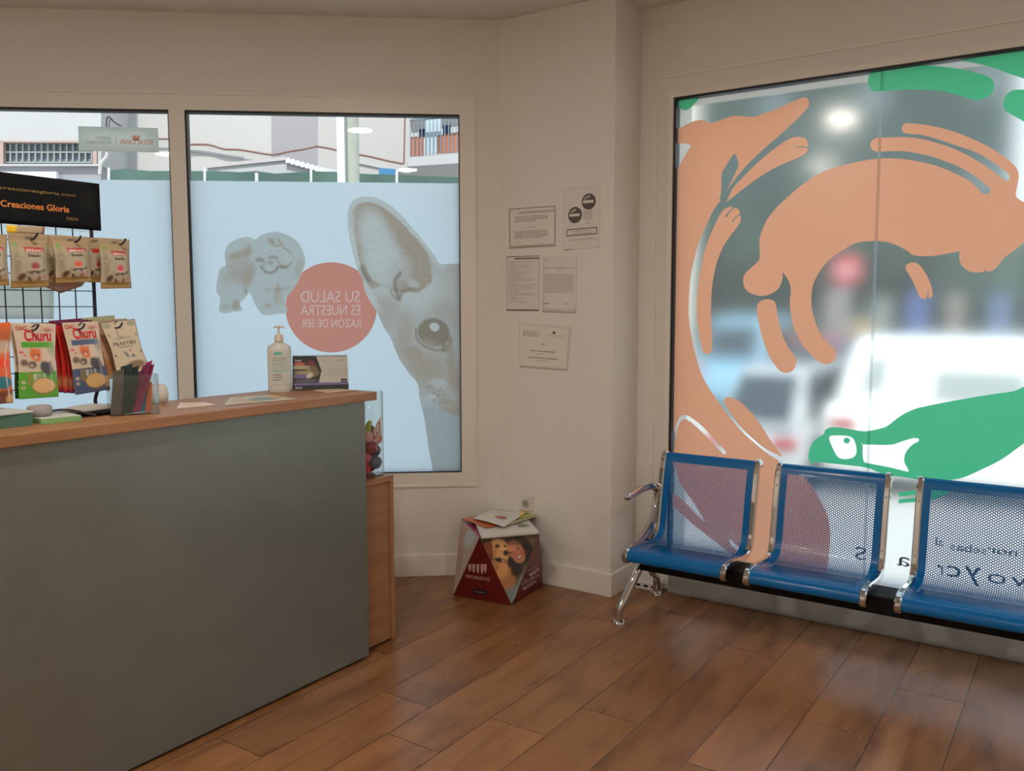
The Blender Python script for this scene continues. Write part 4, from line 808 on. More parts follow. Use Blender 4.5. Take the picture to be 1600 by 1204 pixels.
# ---- flat papers on the counter
def flat(name, pts, z, base, lay, label, cat, group=None, t=0.0008, nx=30, ny=12, mat=None):
    c = Card(*[onZ(x, y, z) for x, y in pts]); return c, c.sheet(name, mat or VC(0.5), base, lay, nx, ny, t=t, label=label, cat=cat, group=group)
flat('leaflet', [(510, 605.5), (558, 609.0), (512, 613.6), (487, 609.5)], 1.1862, S(205, 175, 150, 1.2), [], 'pale folded card lying under the front of the desk calendar', 'leaflet')
flat('leaflet', [(281, 629), (320, 628), (338, 632), (276, 637.5)], 1.1852, S(225, 205, 190, 1.1), [El(0.4, 0.5, 0.3, 0.3, 0, S(225, 185, 150), 0.8, 0.7)], 'small cream leaflet lying on the counter, furthest left', 'leaflet')
flat('leaflet', [(359, 620.5), (425, 616.5), (462, 623.3), (349, 633)], 1.1865, S(205, 195, 170), [El(0.62, 0.55, 0.26, 0.3, 0, S(120, 140, 140), 0.9, 0.5), El(0.2, 0.5, 0.15, 0.4, 0, S(200, 160, 130), 0.7, 0.7), El(0.9, 0.3, 0.12, 0.4, 0, S(220, 180, 110), 0.8, 0.7), El(0.4, 0.8, 0.1, 0.15, 0, S(190, 150, 90), 0.7, 0.7)], 'wide leaflet printed with a blue landscape lying on the counter edge', 'leaflet')
# ---- clear box with strips
bp = np.array([1.705, 2.735, 1.184]); ba = math.atan2(bp[1], bp[0])-math.pi/2+0.15; br_, bf_ = np.array([math.cos(ba), math.sin(ba), 0]), np.array([-math.sin(ba), math.cos(ba), 0])
def BF(x, y, z): return tuple(bp+br_*x+bf_*y+np.array([0, 0, z]))
m_acr = clear_glass('acrylic', (0.93, 0.94, 0.93), 1.3)
b = MB(); w_, d_2, h_, t_2 = 0.078, 0.04, 0.137, 0.002
for q in (((-w_, -d_2, 0), (w_, d_2, t_2)), ((-w_, -d_2, t_2), (w_, -d_2+t_2, h_)), ((-w_, d_2-t_2, t_2), (w_, d_2, h_)), ((-w_, -d_2+t_2, t_2), (-w_+t_2, d_2-t_2, h_)), ((w_-t_2, -d_2+t_2, t_2), (w_, d_2-t_2, h_))): b.box(*q, fr=BF)
b.build('acrylic_box', m_acr, None, 'clear acrylic box holding fabric strips on the counter', 'box')
strips = [(-0.060, -0.045, 0.15, 0.034, S(70, 66, 60, 2), 'pale khaki'), (-0.045, -0.018, 0.166, 0.036, S(25, 45, 42, 1.6), 'dark green'), (-0.022, 0.006, 0.158, 0.03, S(22, 40, 38, 1.6), 'blackish green'), (-0.040, 0.030, 0.145, 0.024, S(85, 35, 65, 1.6), 'deep purple'), (-0.022, 0.050, 0.165, 0.026, S(105, 35, 70, 1.6), 'plum'), (-0.005, 0.058, 0.175, 0.022, S(150, 45, 85, 1.4), 'magenta'), (0.012, 0.066, 0.162, 0.02, S(120, 35, 75, 1.6), 'wine'), (0.030, 0.046, 0.118, 0.018, S(30, 110, 130, 1.5), 'teal'), (0.050, 0.058, 0.10, 0.02, S(190, 95, 50, 1.3), 'orange')]
for i, (xa, xb, hh, ww, c, nm) in enumerate(strips):
    b = MB(); yy = -0.028+0.0065*i; zz_ = [0.004, hh*0.5, hh*0.85, hh]
    for k in range(3):
        f0, f1 = zz_[k]/hh, zz_[k+1]/hh; X0, X1 = xa+(xb-xa)*f0, xa+(xb-xa)*f1
        y0_, y1_ = yy+0.0012*math.sin(k), yy+0.0012*math.sin(k+1)
        V = [BF(*q) for q in ((X0-ww/2, y0_, zz_[k]), (X0+ww/2, y0_, zz_[k]), (X0+ww/2, y0_+0.004, zz_[k]), (X0-ww/2, y0_+0.004, zz_[k]), (X1-ww/2, y1_, zz_[k+1]), (X1+ww/2, y1_, zz_[k+1]+(0.008 if k == 2 else 0)), (X1+ww/2, y1_+0.004, zz_[k+1]+(0.008 if k == 2 else 0)), (X1-ww/2, y1_+0.004, zz_[k+1]))]
        b.add(V, [(0, 3, 2, 1), (4, 5, 6, 7), (0, 1, 5, 4), (1, 2, 6, 5), (2, 3, 7, 6), (3, 0, 4, 7)])
    b.build('fabric_strip', P('strip_'+nm.replace(' ', '_'), c, 0.8, noise=tuple(x*0.7 for x in c), nscale=60), None, nm+' rolled fabric strip standing in the clear acrylic box', 'fabric strip', 'strips in the acrylic box')
tp = onZ(256, 633, 1.184); b = MB(); b.lathe([(0.03, 0), (0.042, 0.012), (0.044, 0.035), (0.040, 0.06), (0.030, 0.072)], (tp[0]+0.03, tp[1]+0.09, 1.184), 24)
b.build('round_pot', P('white_pot', (0.7, 0.66, 0.6), 0.4), None, 'small white round pot half hidden behind the clear acrylic box', 'pot', smooth=True)
# ---- pads, tape, glasses
def block(name, c0, sx_, sy_, h, z, mat, label, cat, ang=0.0, parent=None, cols=None):
    fr = lambda x, y, zz2: (c0[0]+x*math.cos(ang)-y*math.sin(ang), c0[1]+x*math.sin(ang)+y*math.cos(ang), zz2)
    b = MB(); b.box((-sx_, 0, z), (0, sy_, z+h), fr=fr); return b.build(name, mat, parent, label, cat, bevel=0.001)
g0 = onZ(52, 664, 1.184)
pad = thing('paper_stack', (g0[0]-0.12, g0[1]+0.09, 1.184), 'thick stack of green-edged paper pads at the left end of the counter', 'paper stack')
m_pg = P('green_paper_edges', S(70, 105, 90, 1.5), 0.8, noise=S(55, 90, 76, 1.4), nscale=3, stretch=(1, 1, 220)); m_pw = P('pale_paper', (0.52, 0.55, 0.52), 0.7); m_g2 = P('light_green_edge', S(110, 150, 95, 1.4), 0.7)
block('green_pad', (g0[0], g0[1]), 0.30, 0.17, 0.040, 1.184, m_pg, None, None, 0.03, pad)
block('top_sheets', (g0[0]+0.003, g0[1]), 0.30, 0.19, 0.006, 1.224, m_pw, None, None, 0.10, pad)
g1 = onZ(128, 657, 1.184)
nb = thing('notepad', (g1[0]-0.07, g1[1]+0.06, 1.184), 'light green notepad with a white top sheet on the counter edge', 'notepad')
block('pad', (g1[0], g1[1]), 0.125, 0.12, 0.016, 1.184, m_g2, None, None, -0.10, nb); block('top_sheet', (g1[0]-0.002, g1[1]+0.002), 0.121, 0.116, 0.003, 1.200, m_pw, None, None, -0.10, nb)
tq = onZ(60, 655, 1.203); b = MB(); b.lathe([(0.030, 0), (0.036, 0.006), (0.038, 0.02), (0.034, 0.032), (0.028, 0.034)], (g1[0]-0.09, g1[1]+0.085, 1.2035), 24)
b.build('tape_roll', P('grey_tape', (0.36, 0.33, 0.31), 0.5), None, 'grey roll of tape lying on the light green notepad', 'tape roll', smooth=True)
gl = onZ(158, 650, 1.184)
gt = thing('spectacle_case', (gl[0], gl[1]+0.05, 1.184), 'grey soft spectacle case with a black underside beside the acrylic box', 'case')
b = MB(); b.ball((gl[0]-0.01, gl[1]+0.06, 1.204), (0.10, 0.04, 0.018), 20); b.build('top', P('grey_fabric', (0.42, 0.40, 0.37), 0.8), gt, smooth=True)
b = MB(); b.ball((gl[0]+0.012, gl[1]+0.042, 1.195), (0.095, 0.036, 0.0105), 20); b.build('underside', m_black, gt, smooth=True)
b = MB(); b.tube([(gl[0]-0.145, gl[1]+0.05, 1.204), (gl[0]-0.13, gl[1]+0.045, 1.214), (gl[0]-0.09, gl[1]+0.03, 1.212), (gl[0]-0.05, gl[1]+0.01, 1.200), (gl[0]-0.02, gl[1]-0.002, 1.189)], 0.004, 8, sm=4)
b.build('cord', P('dark_cord', (0.03, 0.02, 0.03), 0.5), None, 'dark curved cord lying against the spectacle case', 'cord', smooth=True)

# ================================================================ snack rack
RY = 2.985
rk = thing('snack_rack', (1.37, RY, 1.184), 'black wire counter rack with a black header sign and hanging pet treats', 'display rack')
xr = onY(147, 455, RY)[0]; xl = xr-0.70
b = MB(); b.tube([(xr, RY, 1.86), (xr, RY, 1.30), (xr, RY, 1.27), (xr-0.004, RY, 1.25), (xr-0.012, RY+0.004, 1.215), (xr-0.012, RY-0.01, 1.19)], 0.0065, 10, sm=3); b.tube([(xr-0.012, RY+0.02, 1.1905), (xr-0.012, RY-0.15, 1.1905)], 0.0055, 8); b.build('post', P('navy_black_steel', (0.012, 0.014, 0.04), 0.35), rk, smooth=True)
b = MB(); b.tube([(xl, RY, 1.86), (xl, RY, 1.19)], 0.0065, 10); b.tube([(xl, RY+0.02, 1.1905), (xl, RY-0.32, 1.1905)], 0.0055, 8); b.build('post', MATS['navy_black_steel'], rk, smooth=True)
b = MB(); zs = [onY(100, 454, RY)[2]+0.0555*k for k in range(-6, 5)]; wx = [onY(x, 465, RY)[0] for x in (9, 37, 65, 93, 119)]
wx = [wx[0]-0.0575*k for k in range(8, 0, -1)]+wx
for z in zs: b.tube([(xl, RY, z), (xr, RY, z)], 0.0018, 6)
for x in wx:
    if x > xl: b.tube([(x, RY+0.003, zs[0]-0.01), (x, RY+0.003, zs[-1])], 0.0022, 6)
b.build('wire_grid', MATS['navy_black_steel'], rk)
hd = [onY(155, 287, RY-0.012), onY(152, 360, RY-0.012)]; hx0 = hd[0][0]-0.72
HC = Card((hx0, RY-0.012, hd[0][2]), hd[0], (hd[0][0], RY-0.012, hd[1][2]), (hx0, RY-0.012, hd[1][2]))
hs = HC.sheet('header_sign', P('header_black', rough=0.5, vcol=True, spec=0.12), (0.008, 0.008, 0.009), [Ln([(0.6, 0.75), (0.75, 0.5), (0.9, 0.45)], 0.02, (0.02, 0.02, 0.018), 0.5), El(0.94, 0.4, 0.04, 0.25, 0, (0.018, 0.02, 0.018), 0.6, 0.8)], 20, 8, t=0.004, parent=rk)
m_gold = P('orange_gold_print', S(200, 120, 50, 1.3), 0.5); m_gold2 = P('dim_gold_print', S(150, 125, 70, 1.2), 0.5)
def hu(px, py): p = onY(px, py, RY-0.012); return (p[0]-hx0)/0.72, (hd[0][2]-p[2])/(hd[0][2]-hd[1][2])
def htext(s, x0, x1, y, hpx, mat, bold=0.0):
    a, c = hu(x0, y), hu(x1, y); tw = (c[0]-a[0])*0.72; size = abs(onY(x0, y-hpx, RY)[2]-onY(x0, y, RY)[2])/0.7
    HC.text(s, (a[0]+c[0])/2, (a[1]+c[1])/2, size, mat, hs, tw=tw, bold=bold, d=0.001)
htext('Creaciones Gloria', 1, 108, 327, 10, m_gold, 0.018); htext('www.creacionesgloria.com', -38, 118, 299.5, 5, m_gold2); htext('IDEAS', 104, 122, 344, 4.5, m_gold2)
htext('www.creacionesgloria.com  www.creacionesgloria.com  www.creacionesgloria.com', -80, 151, 355.5, 2.6, m_gold2)
def hook(px, py, yfront):
    p = onY(px, py, yfront); b = MB(); b.tube([(p[0]-0.006, RY, p[2]-0.016), (p[0]-0.004, yfront+0.02, p[2]-0.018), (p[0]-0.002, yfront-0.002, p[2]-0.016), (p[0]+0.001, yfront-0.014, p[2]-0.006), (p[0]+0.002, yfront-0.016, p[2]+0.002)], 0.0032, 8, sm=3)
    b.build('hook', MATS['navy_black_steel'], rk, smooth=True)
def pack(name, q, Y, base, lay, label, texts=(), puff=0.0, nx=34, ny=46, rough=0.35, group=None, t=0.0016):
    c = Card(*[onY(x, y, Y) for x, y in q])
    if puff:
        F0 = c.F; c.F = lambda u, v, d=0.0: F0(0.5+(np.asarray(u, float)-0.5)*(1-0.10*np.sin(np.pi*np.clip(np.asarray(v, float), 0, 1))**2), v, d)
    if puff: c.puff = lambda u, v: puff*np.clip(np.sin(np.pi*u), 0, 1)**0.6*np.clip(np.sin(np.pi*np.clip((v-0.12)/0.80, 0, 1)), 0, 1)**0.6
    o = c.sheet(name, VC(rough, 0.3), base, lay, nx, ny, t=t, label=label, cat='treat packet', group=group, dback=bool(puff))
    for (s, u, v, sz, mat, tw, bd) in texts: c.text(s, u, v, sz*c.h, mat, o, tw=tw*c.w if tw else None, bold=bd, d=0.0012)
    return c, o
m_white = P('white_print', (0.8, 0.78, 0.74), 0.5); m_redp = P('churu_red', S(175, 25, 35, 1.5), 0.5); m_dk = P('near_black_print', (0.04, 0.035, 0.03), 0.5)
kraft = S(150, 128, 98, 1.35); kr2 = S(165, 154, 130, 1.2); goldb = S(140, 110, 60, 1.3); brn = S(70, 40, 28, 1.8)
def snack_layers(meat):
    L = [Rc(0, 0.2, 1, 0.88, kr2, 1), Rc(0, 0.0, 1, 0.2, kraft, 1), El(0.5, 0.2, 0.6, 0.08, 0, kraft, 0.7, 0.9), Rc(0, 0.88, 1, 1, goldb, 1), El(0.13, 0.55, 0.10, 0.25, 0, S(95, 85, 65, 1.6), 0.5, 0.9), El(0.95, 0.5, 0.10, 0.3, 0, S(95, 85, 65, 1.6), 0.5, 0.9),
         El(0.13, 0.20, 0.06, 0.045, 0, S(85, 130, 50, 1.7), 1, 0.4), El(0.13, 0.20, 0.025, 0.02, 0, kr2, 0.8, 0.5), Pg([(0.33, 0.26), (0.86, 0.24), (0.88, 0.33), (0.36, 0.355)], S(150, 40, 32, 1.8)),
         Pg([(0.36, 0.70), (0.92, 0.66), (0.86, 0.72), (0.78, 0.71), (0.70, 0.76), (0.6, 0.72), (0.5, 0.76)], brn, 0.85), El(0.62, 0.60, 0.12, 0.07, 0, meat, 1, 0.4), Rc(0.48, 0.645, 0.78, 0.675, S(200, 185, 150, 1.3), 1),
         El(0.26, 0.80, 0.11, 0.06, -20, brn, 1, 0.5), El(0.46, 0.84, 0.06, 0.035, 30, brn, 0.9, 0.5), El(0.72, 0.83, 0.06, 0.04, -20, S(120, 60, 40, 1.8), 0.9, 0.5), El(0.88, 0.80, 0.05, 0.04, 0, S(150, 80, 60, 1.8), 0.8, 0.5), El(0.31, 0.46, 0.05, 0.035, 0, (0.2, 0.18, 0.14), 0.6, 0.3), El(0.31, 0.46, 0.038, 0.026, 0, kr2, 1, 0.3), El(0.15, 0.46, 0.05, 0.035, 0, (0.2, 0.18, 0.14), 0.4, 0.3), El(0.15, 0.46, 0.038, 0.026, 0, kr2, 1, 0.3), El(0.52, 0.075, 0.12, 0.02, -8, (0.03, 0.02, 0.02), 0.8, 0.5)]
    return L
SG = 'kraft snack bags on the upper hooks'
def snack(q, Y, label, meat, tx=True, puff=0.013):
    t = [('SERRANO', 0.60, 0.335, 0.075, m_white, 0.46, 0.02), ('Snacks', 0.60, 0.425, 0.075, m_dk, 0.36, 0.02)] if tx else []
    pack('snack_bag', q, Y, kr2, snack_layers(meat), label, t, puff, 30, 42, group=SG)
snack([(-48, 362), (11, 366), (15, 446), (-40, 447)], 2.865, 'kraft snack bag cut off by the left edge, upper hooks', S(150, 50, 40, 1.6))
snack([(66, 366), (108, 368), (104, 441), (70, 443)], 2.925, 'kraft snack bag hanging half hidden between the two left front bags', S(150, 50, 40, 1.6), False, 0.008)
snack([(124, 370), (168, 372), (163, 441), (138, 441)], 2.925, 'kraft snack bag half hidden behind the rightmost snack bag', S(150, 50, 40, 1.6), False, 0.008)
snack([(12, 363), (75, 367), (77, 448), (17, 450)], 2.865, 'kraft snack bag with a dark red meat triangle, left of the front three', S(120, 50, 42, 1.8))
snack([(79, 368), (140, 370), (143, 440), (88, 443)], 2.865, 'kraft snack bag with an orange-red salmon piece, middle of the front three', S(185, 70, 40, 1.6))
snack([(153, 371), (202, 374), (205.5, 450), (158, 451)], 2.865, 'kraft snack bag with a pink berry, right end of the upper hooks', S(175, 50, 70, 1.6))
for h_x, h_y in ((53, 365), (121, 369), (191, 373.5)): hook(h_x, h_y, 2.852)
pack('snack_bag', [(52, 440), (133, 441), (128, 447), (95, 458)], 2.95, S(150, 120, 100, 1.5), [El(0.55, 0.4, 0.1, 0.2, 0, S(190, 70, 60, 1.4), 1, 0.5)], 'pinkish packet corner hanging below the middle snack bags', (), 0, 8, 4)
pack('treat_packet', [(10, 351), (70, 354), (69, 366), (11, 364)], 2.96, S(150, 130, 105, 1.7), [Rc(0, 0, 0.2, 1, S(225, 180, 30, 1.3)), Rc(0.93, 0, 1, 1, S(140, 60, 40, 1.5))], 'brown packet with a yellow side behind the header sign', (), 0, 10, 3)
cw = S(190, 172, 150, 1.35); cdk = (0.05, 0.045, 0.045); cor = S(185, 95, 50, 1.6); cgy = S(70, 66, 66, 1.4)
def churu_layers(c1, c2):
    return [Rc(0.12, 0.245, 0.9, 0.32, c1, 1), Rc(0, 0.64, 1, 1, c2, 1), El(0.88, 0.33, 0.10, 0.10, 30, c1, 0.5, 0.7), El(0.5, 0.02, 0.10, 0.016, -20, cdk, 1, 0.4), El(0.80, 0.08, 0.14, 0.03, 0, S(180, 70, 60, 1.5), 0.5, 0.6), El(0.80, 0.095, 0.08, 0.02, 0, cdk, 0.4, 0.6),
            El(0.10, 0.38, 0.06, 0.018, 0, S(190, 50, 90, 1.5), 0.9, 0.4), El(0.18, 0.42, 0.03, 0.012, 0, S(190, 50, 90, 1.5), 0.9, 0.4), El(0.47, 0.42, 0.16, 0.085, 10, cor, 1, 0.4), Pg([(0.34, 0.38), (0.36, 0.32), (0.44, 0.36)], cor), Pg([(0.52, 0.36), (0.58, 0.32), (0.61, 0.38)], cor), El(0.42, 0.42, 0.025, 0.02, 0, cdk, 0.6, 0.5), El(0.53, 0.42, 0.025, 0.02, 0, cdk, 0.6, 0.5), El(0.47, 0.45, 0.05, 0.02, 0, cw, 0.8, 0.5),
            El(0.73, 0.46, 0.13, 0.10, 0, S(190, 165, 150, 1.5), 0.8, 0.6), El(0.15, 0.52, 0.10, 0.045, 0, S(90, 65, 60, 1.6), 0.9, 0.5), El(0.36, 0.55, 0.12, 0.05, 0, S(75, 60, 55, 1.6), 0.9, 0.5), El(0.34, 0.56, 0.05, 0.02, 0, cw, 0.6, 0.5), El(0.74, 0.60, 0.18, 0.09, 10, cgy, 1, 0.4), Pg([(0.60, 0.57), (0.62, 0.50), (0.70, 0.53)], cgy), Pg([(0.80, 0.53), (0.87, 0.49), (0.89, 0.56)], cgy),
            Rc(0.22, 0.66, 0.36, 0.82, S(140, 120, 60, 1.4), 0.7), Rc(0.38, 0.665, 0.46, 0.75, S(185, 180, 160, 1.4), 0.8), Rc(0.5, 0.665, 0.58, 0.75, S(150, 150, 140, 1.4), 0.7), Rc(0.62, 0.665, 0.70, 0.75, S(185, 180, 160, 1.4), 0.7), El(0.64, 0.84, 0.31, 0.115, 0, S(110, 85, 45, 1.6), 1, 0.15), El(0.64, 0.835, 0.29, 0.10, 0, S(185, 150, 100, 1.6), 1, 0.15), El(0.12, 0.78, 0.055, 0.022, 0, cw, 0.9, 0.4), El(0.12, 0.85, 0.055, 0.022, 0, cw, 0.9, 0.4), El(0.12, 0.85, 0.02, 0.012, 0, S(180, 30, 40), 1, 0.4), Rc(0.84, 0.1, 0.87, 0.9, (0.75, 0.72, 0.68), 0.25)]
CG = 'cat treat packets on the lower hooks'
def churu(q, Y, label, c1, c2, tx=True):
    pack('treat_packet', q, Y, cw, churu_layers(c1, c2), label, [('CIAO', 0.17, 0.085, 0.075, m_redp, 0.26, 0.02), ('Churu', 0.55, 0.225, 0.20, m_redp, 0.66, 0.03)] if tx else [], 0.003, 44, 80, group=CG)
grn = S(85, 160, 45, 1.15); blu = S(75, 88, 115, 1.3)
churu([(14, 504), (80, 505), (86, 620), (24, 623)], 2.885, 'green cat treat packet mostly hidden right behind the front green one', grn, S(30, 60, 25, 1.2), False)
churu([(20, 505), (87, 506), (91.7, 619.5), (30, 623.7)], 2.865, 'green and white cat treat packet with red lettering on the lower hooks', grn, grn)
orl = [El(0.5, 0.2, 0.8, 0.12, 0, S(120, 75, 50, 1.4), 0.5, 0.6), El(0.75, 0.74, 0.25, 0.08, 0, S(35, 100, 110, 1.4), 1, 0.15), El(0.8, 0.93, 0.4, 0.1, 0, brn, 0.9, 0.5), El(0.75, 0.5, 0.2, 0.05, 0, S(215, 60, 30, 1.4), 1, 0.4), El(0.7, 0.3, 0.4, 0.08, 0, S(190, 180, 160, 1.2), 0.7, 0.6), El(0.95, 0.96, 0.15, 0.07, 0, S(190, 150, 100, 1.2), 0.9, 0.5), Ln([(0.88, 0.25), (0.83, 0.5), (0.88, 0.9)], 0.012, (0.8, 0.78, 0.7), 0.8)]
pack('treat_packet', [(-42, 506), (16, 503), (21, 629), (-34, 634)], 2.855, S(185, 85, 40, 1.6), orl, 'orange treat packet with a teal disc at the left edge, lower hooks', (), 0.003, group=CG)
redc = S(140, 25, 22, 1.6)
rl = [Rc(0, 0, 1, 0.05, S(90, 30, 60, 1.4)), El(0.3, 0.85, 0.3, 0.1, 0, S(170, 120, 80, 1.4), 0.8, 0.5), El(0.5, 0.3, 0.3, 0.2, 0, S(190, 60, 40, 1.4), 0.6, 0.8), Rc(0, 0.97, 1, 1, S(120, 40, 90, 1.3))]
pack('treat_packet', [(76, 501), (128, 497), (142, 612), (92, 613)], 2.93, redc, rl, 'red treat packet hanging furthest back between the green and blue ones', (), 0.002, group=CG)
pack('treat_packet', [(86, 502), (138, 499), (150, 611), (100, 614)], 2.91, S(165, 35, 28, 1.6), rl, 'red treat packet in the middle of the hidden stack behind the blue one', (), 0.002, group=CG)
pack('treat_packet', [(93, 503), (144, 500), (158, 611), (110, 614.5)], 2.89, redc, rl, 'red treat packet directly behind the blue and white one', (), 0.002, group=CG)
churu([(97, 504), (153, 502), (172.8, 608), (118, 617)], 2.865, 'blue and white cat treat packet with red lettering, tilted, lower hooks', blu, blu)
bgl = [Rc(0, 0, 1, 0.1, S(120, 130, 90, 1.4), 0.5), El(0.2, 0.8, 0.3, 0.12, 0, S(150, 90, 50, 1.4), 0.7, 0.7)]
pack('treat_packet', [(126, 497), (178, 492), (206, 578), (166, 588)], 2.93, S(165, 165, 130, 1.4), bgl, 'pale green edged packet hanging furthest back on the right hook', (), 0.002, group=CG)
pack('treat_packet', [(140, 501), (198, 497), (226, 583), (171, 592)], 2.90, S(165, 130, 100, 1.6), bgl, 'tan packet hanging directly behind the cream bordered one', (), 0.002, group=CG)
fcr = S(170, 155, 130, 1.8)
fb = [Rc(0, 0, 1, 1, S(60, 50, 80, 1.4)), Rc(0.02, 0.015, 0.98, 0.985, fcr), El(0.15, 0.07, 0.12, 0.05, 0, S(110, 120, 90, 1.4), 0.6, 0.6), El(0.85, 0.07, 0.12, 0.05, 0, S(110, 120, 90, 1.4), 0.6, 0.6), El(0.5, 0.13, 0.08, 0.012, 0, m_dk and (0.08, 0.08, 0.08), 0.6, 0.5), El(0.45, 0.62, 0.08, 0.04, 40, S(80, 90, 110, 1.4), 0.8, 0.6), El(0.6, 0.56, 0.03, 0.03, 0, S(150, 110, 60, 1.4), 0.8, 0.5), El(0.65, 0.66, 0.06, 0.03, 0, S(80, 60, 120, 1.4), 0.8, 0.6), El(0.62, 0.84, 0.30, 0.085, -4, S(120, 95, 60, 1.6), 1, 0.3), El(0.12, 0.93, 0.14, 0.04, 0, S(120, 100, 60, 1.6), 0.9, 0.4), El(0.45, 0.025, 0.09, 0.012, -20, cdk, 1, 0.4), El(0.12, 0.25, 0.03, 0.015, 0, S(90, 60, 110), 1, 0.4), El(0.93, 0.28, 0.03, 0.015, 0, S(60, 40, 60), 1, 0.4), El(0.93, 0.6, 0.03, 0.015, 0, S(60, 40, 60), 1, 0.4), El(0.1, 0.62, 0.03, 0.015, 0, S(60, 40, 80), 1, 0.4), El(0.5, 0.32, 0.3, 0.02, 0, S(140, 140, 110), 0.5, 0.6)]
pack('treat_packet', [(156, 504), (210, 498), (235, 579), (184, 589)], 2.87, fcr, fb, 'cream bordered packet lettered in dark capitals at the right end of the lower hooks', [('FEASTIES', 0.5, 0.44, 0.085, m_dk, 0.72, 0.0), ('MIXED SELECTION', 0.5, 0.49, 0.035, m_dk, 0.45, 0.0)], 0.002, group=CG)
for h_x, h_y in ((55, 507), (127, 506), (186, 504)): hook(h_x, h_y, 2.852)
# ================================================================ papers on the pillar
PX = 4.0185
m_prt = P('faded_print', (0.33, 0.28, 0.23), 0.7); m_prt2 = P('dark_brown_print', (0.10, 0.075, 0.06), 0.7)
def paper(q, base, lay, label, nx=40, ny=40, cat='notice'):
    c = Card(*[onX(x, y, PX) for x, y in q]); o = c.sheet('paper_notice', VC(0.55), base, lay, nx, ny, t=0.0006, label=label, cat=cat, group='paper notices taped to the pillar'); return c, o
white_p = (0.76, 0.72, 0.66); edge = (0.40, 0.34, 0.28)
c, o = paper([(795, 326), (868, 321), (868, 384.5), (796, 388.5)], white_p, [Rc(0, 0, 1, 0.035, edge), Rc(0, 0, 0.02, 1, edge), Rc(0.97, 0, 1, 1, edge), Rc(0.23, 0.085, 1, 0.15, (0.50, 0.44, 0.38)), Rc(0, 0.93, 1, 1, (0.48, 0.42, 0.36)), Rc(0, 0.975, 1, 1, edge)], 'small landscape notice with a grey printed border, upper left of the pillar papers', 60, 50)
greek(c, 0.13, 0.87, 0.21, 0.36, 4, m_prt, o, 0.5, 0.05); c.text('SE HACE SABER', 0.5, 0.505, 0.009, m_prt, o); greek(c, 0.13, 0.87, 0.58, 0.78, 6, m_prt, o, 0.5, 0.1); greek(c, 0.13, 0.32, 0.86, 0.89, 1, m_prt, o, 0.5, 0.0)
c, o = paper([(881, 294), (938, 290), (937, 386), (881, 391)], (0.74, 0.70, 0.635), [Rc(0, 0.985, 0.25, 1.0, (0.2, 0.15, 0.12)), Pg([(0.55, 0.37), (0.80, 0.37), (0.80, 0.55), (0.55, 0.53)], (0.55, 0.50, 0.44), 0.7)], 'no smoking notice with two brown round pictograms, upper right of the pillar papers', 60, 60)
m_disc = P('brown_disc_print', (0.105, 0.085, 0.072), 0.6); m_pw2 = P('paper_white_print', (0.74, 0.70, 0.64), 0.6)
def cpx(px, py):
    p = onX(px, py, PX); a = c.c[0]; return (a[1]-p[1])/(c.c[0][1]-c.c[1][1]), (a[2]-p[2])/(c.c[0][2]-c.c[3][2])
for (px, py) in ((898.5, 336), (920, 314.5)):
    u, v = cpx(px, py); ru = 11/57.0; rv2 = 12.8/97.0
    c.shape([(u+ru*math.cos(a), v+rv2*math.sin(a)) for a in np.linspace(0, 2*math.pi, 33)[:-1]], m_disc, o, 'pictogram')
    c.shape([(u-0.155, v-0.022), (u+0.13, v-0.022), (u+0.13, v+0.022), (u-0.155, v+0.022)], m_pw2, o, 'cigarette', d=0.0009)
    for dx in (0.0, 0.05):
        pts = [(u-0.13+dx, v-0.035), (u-0.12+dx, v-0.07), (u-0.05+dx, v-0.075), (u-0.03+dx, v-0.105), (u-0.015+dx, v-0.105), (u-0.03+dx, v-0.068), (u-0.105+dx, v-0.06), (u-0.115+dx, v-0.035)]
        c.shape(pts, m_pw2, o, 'smoke', d=0.0009)
u0_, v0_ = cpx(885, 358); u1_, v1_ = cpx(933, 367)
bw = 0.018
for q in (((0.08, 0.665), (0.93, 0.665), (0.93, 0.68), (0.08, 0.68)), ((0.08, 0.765), (0.93, 0.765), (0.93, 0.78), (0.08, 0.78)), ((0.08, 0.665), (0.10, 0.665), (0.10, 0.78), (0.08, 0.78)), ((0.91, 0.665), (0.93, 0.665), (0.93, 0.78), (0.91, 0.78))):
    c.shape(list(q), m_disc, o, 'box_border')
c.text('Prohibido consumir', 0.51, 0.715, 0.0105, m_prt2, o, tw=0.50*c.w); c.text('productos del tabaco', 0.51, 0.752, 0.0105, m_prt2, o, tw=0.54*c.w)
c.text('LEY 28/2005, DE 26 DE DICIEMBRE', 0.52, 0.855, 0.009, m_prt2, o, tw=0.74*c.w); c.text('QLF', 0.68, 0.60, 0.012, m_prt2, o)
c, o = paper([(792, 400.5), (843, 399), (841.8, 486), (791.5, 485.5)], (0.73, 0.69, 0.63), [Rc(0, 0, 1, 0.012, (0.15, 0.12, 0.1)), Rc(0, 0.03, 0.03, 0.055, (0.12, 0.09, 0.08)), Rc(0.24, 0.028, 1, 0.058, (0.16, 0.12, 0.10)), Rc(0, 0, 0.012, 1, (0.25, 0.2, 0.17)), Rc(0.985, 0, 1, 1, (0.3, 0.25, 0.2)), Rc(0, 0.965, 1, 0.995, (0.16, 0.12, 0.10))], 'portrait list with dark bars top and bottom, middle left of the pillar papers', 60, 110)
greek(c, 0.07, 0.95, 0.10, 0.86, 24, m_prt, o, 0.28, 0.8); greek(c, 0.80, 0.93, 0.92, 0.95, 1, m_prt, o, 0.5, 0)
c, o = paper([(848.5, 401), (902, 401.5), (900, 489), (847.5, 488)], (0.75, 0.70, 0.67), [], 'plain white letter with one bold heading, middle right of the pillar papers', 10, 10)
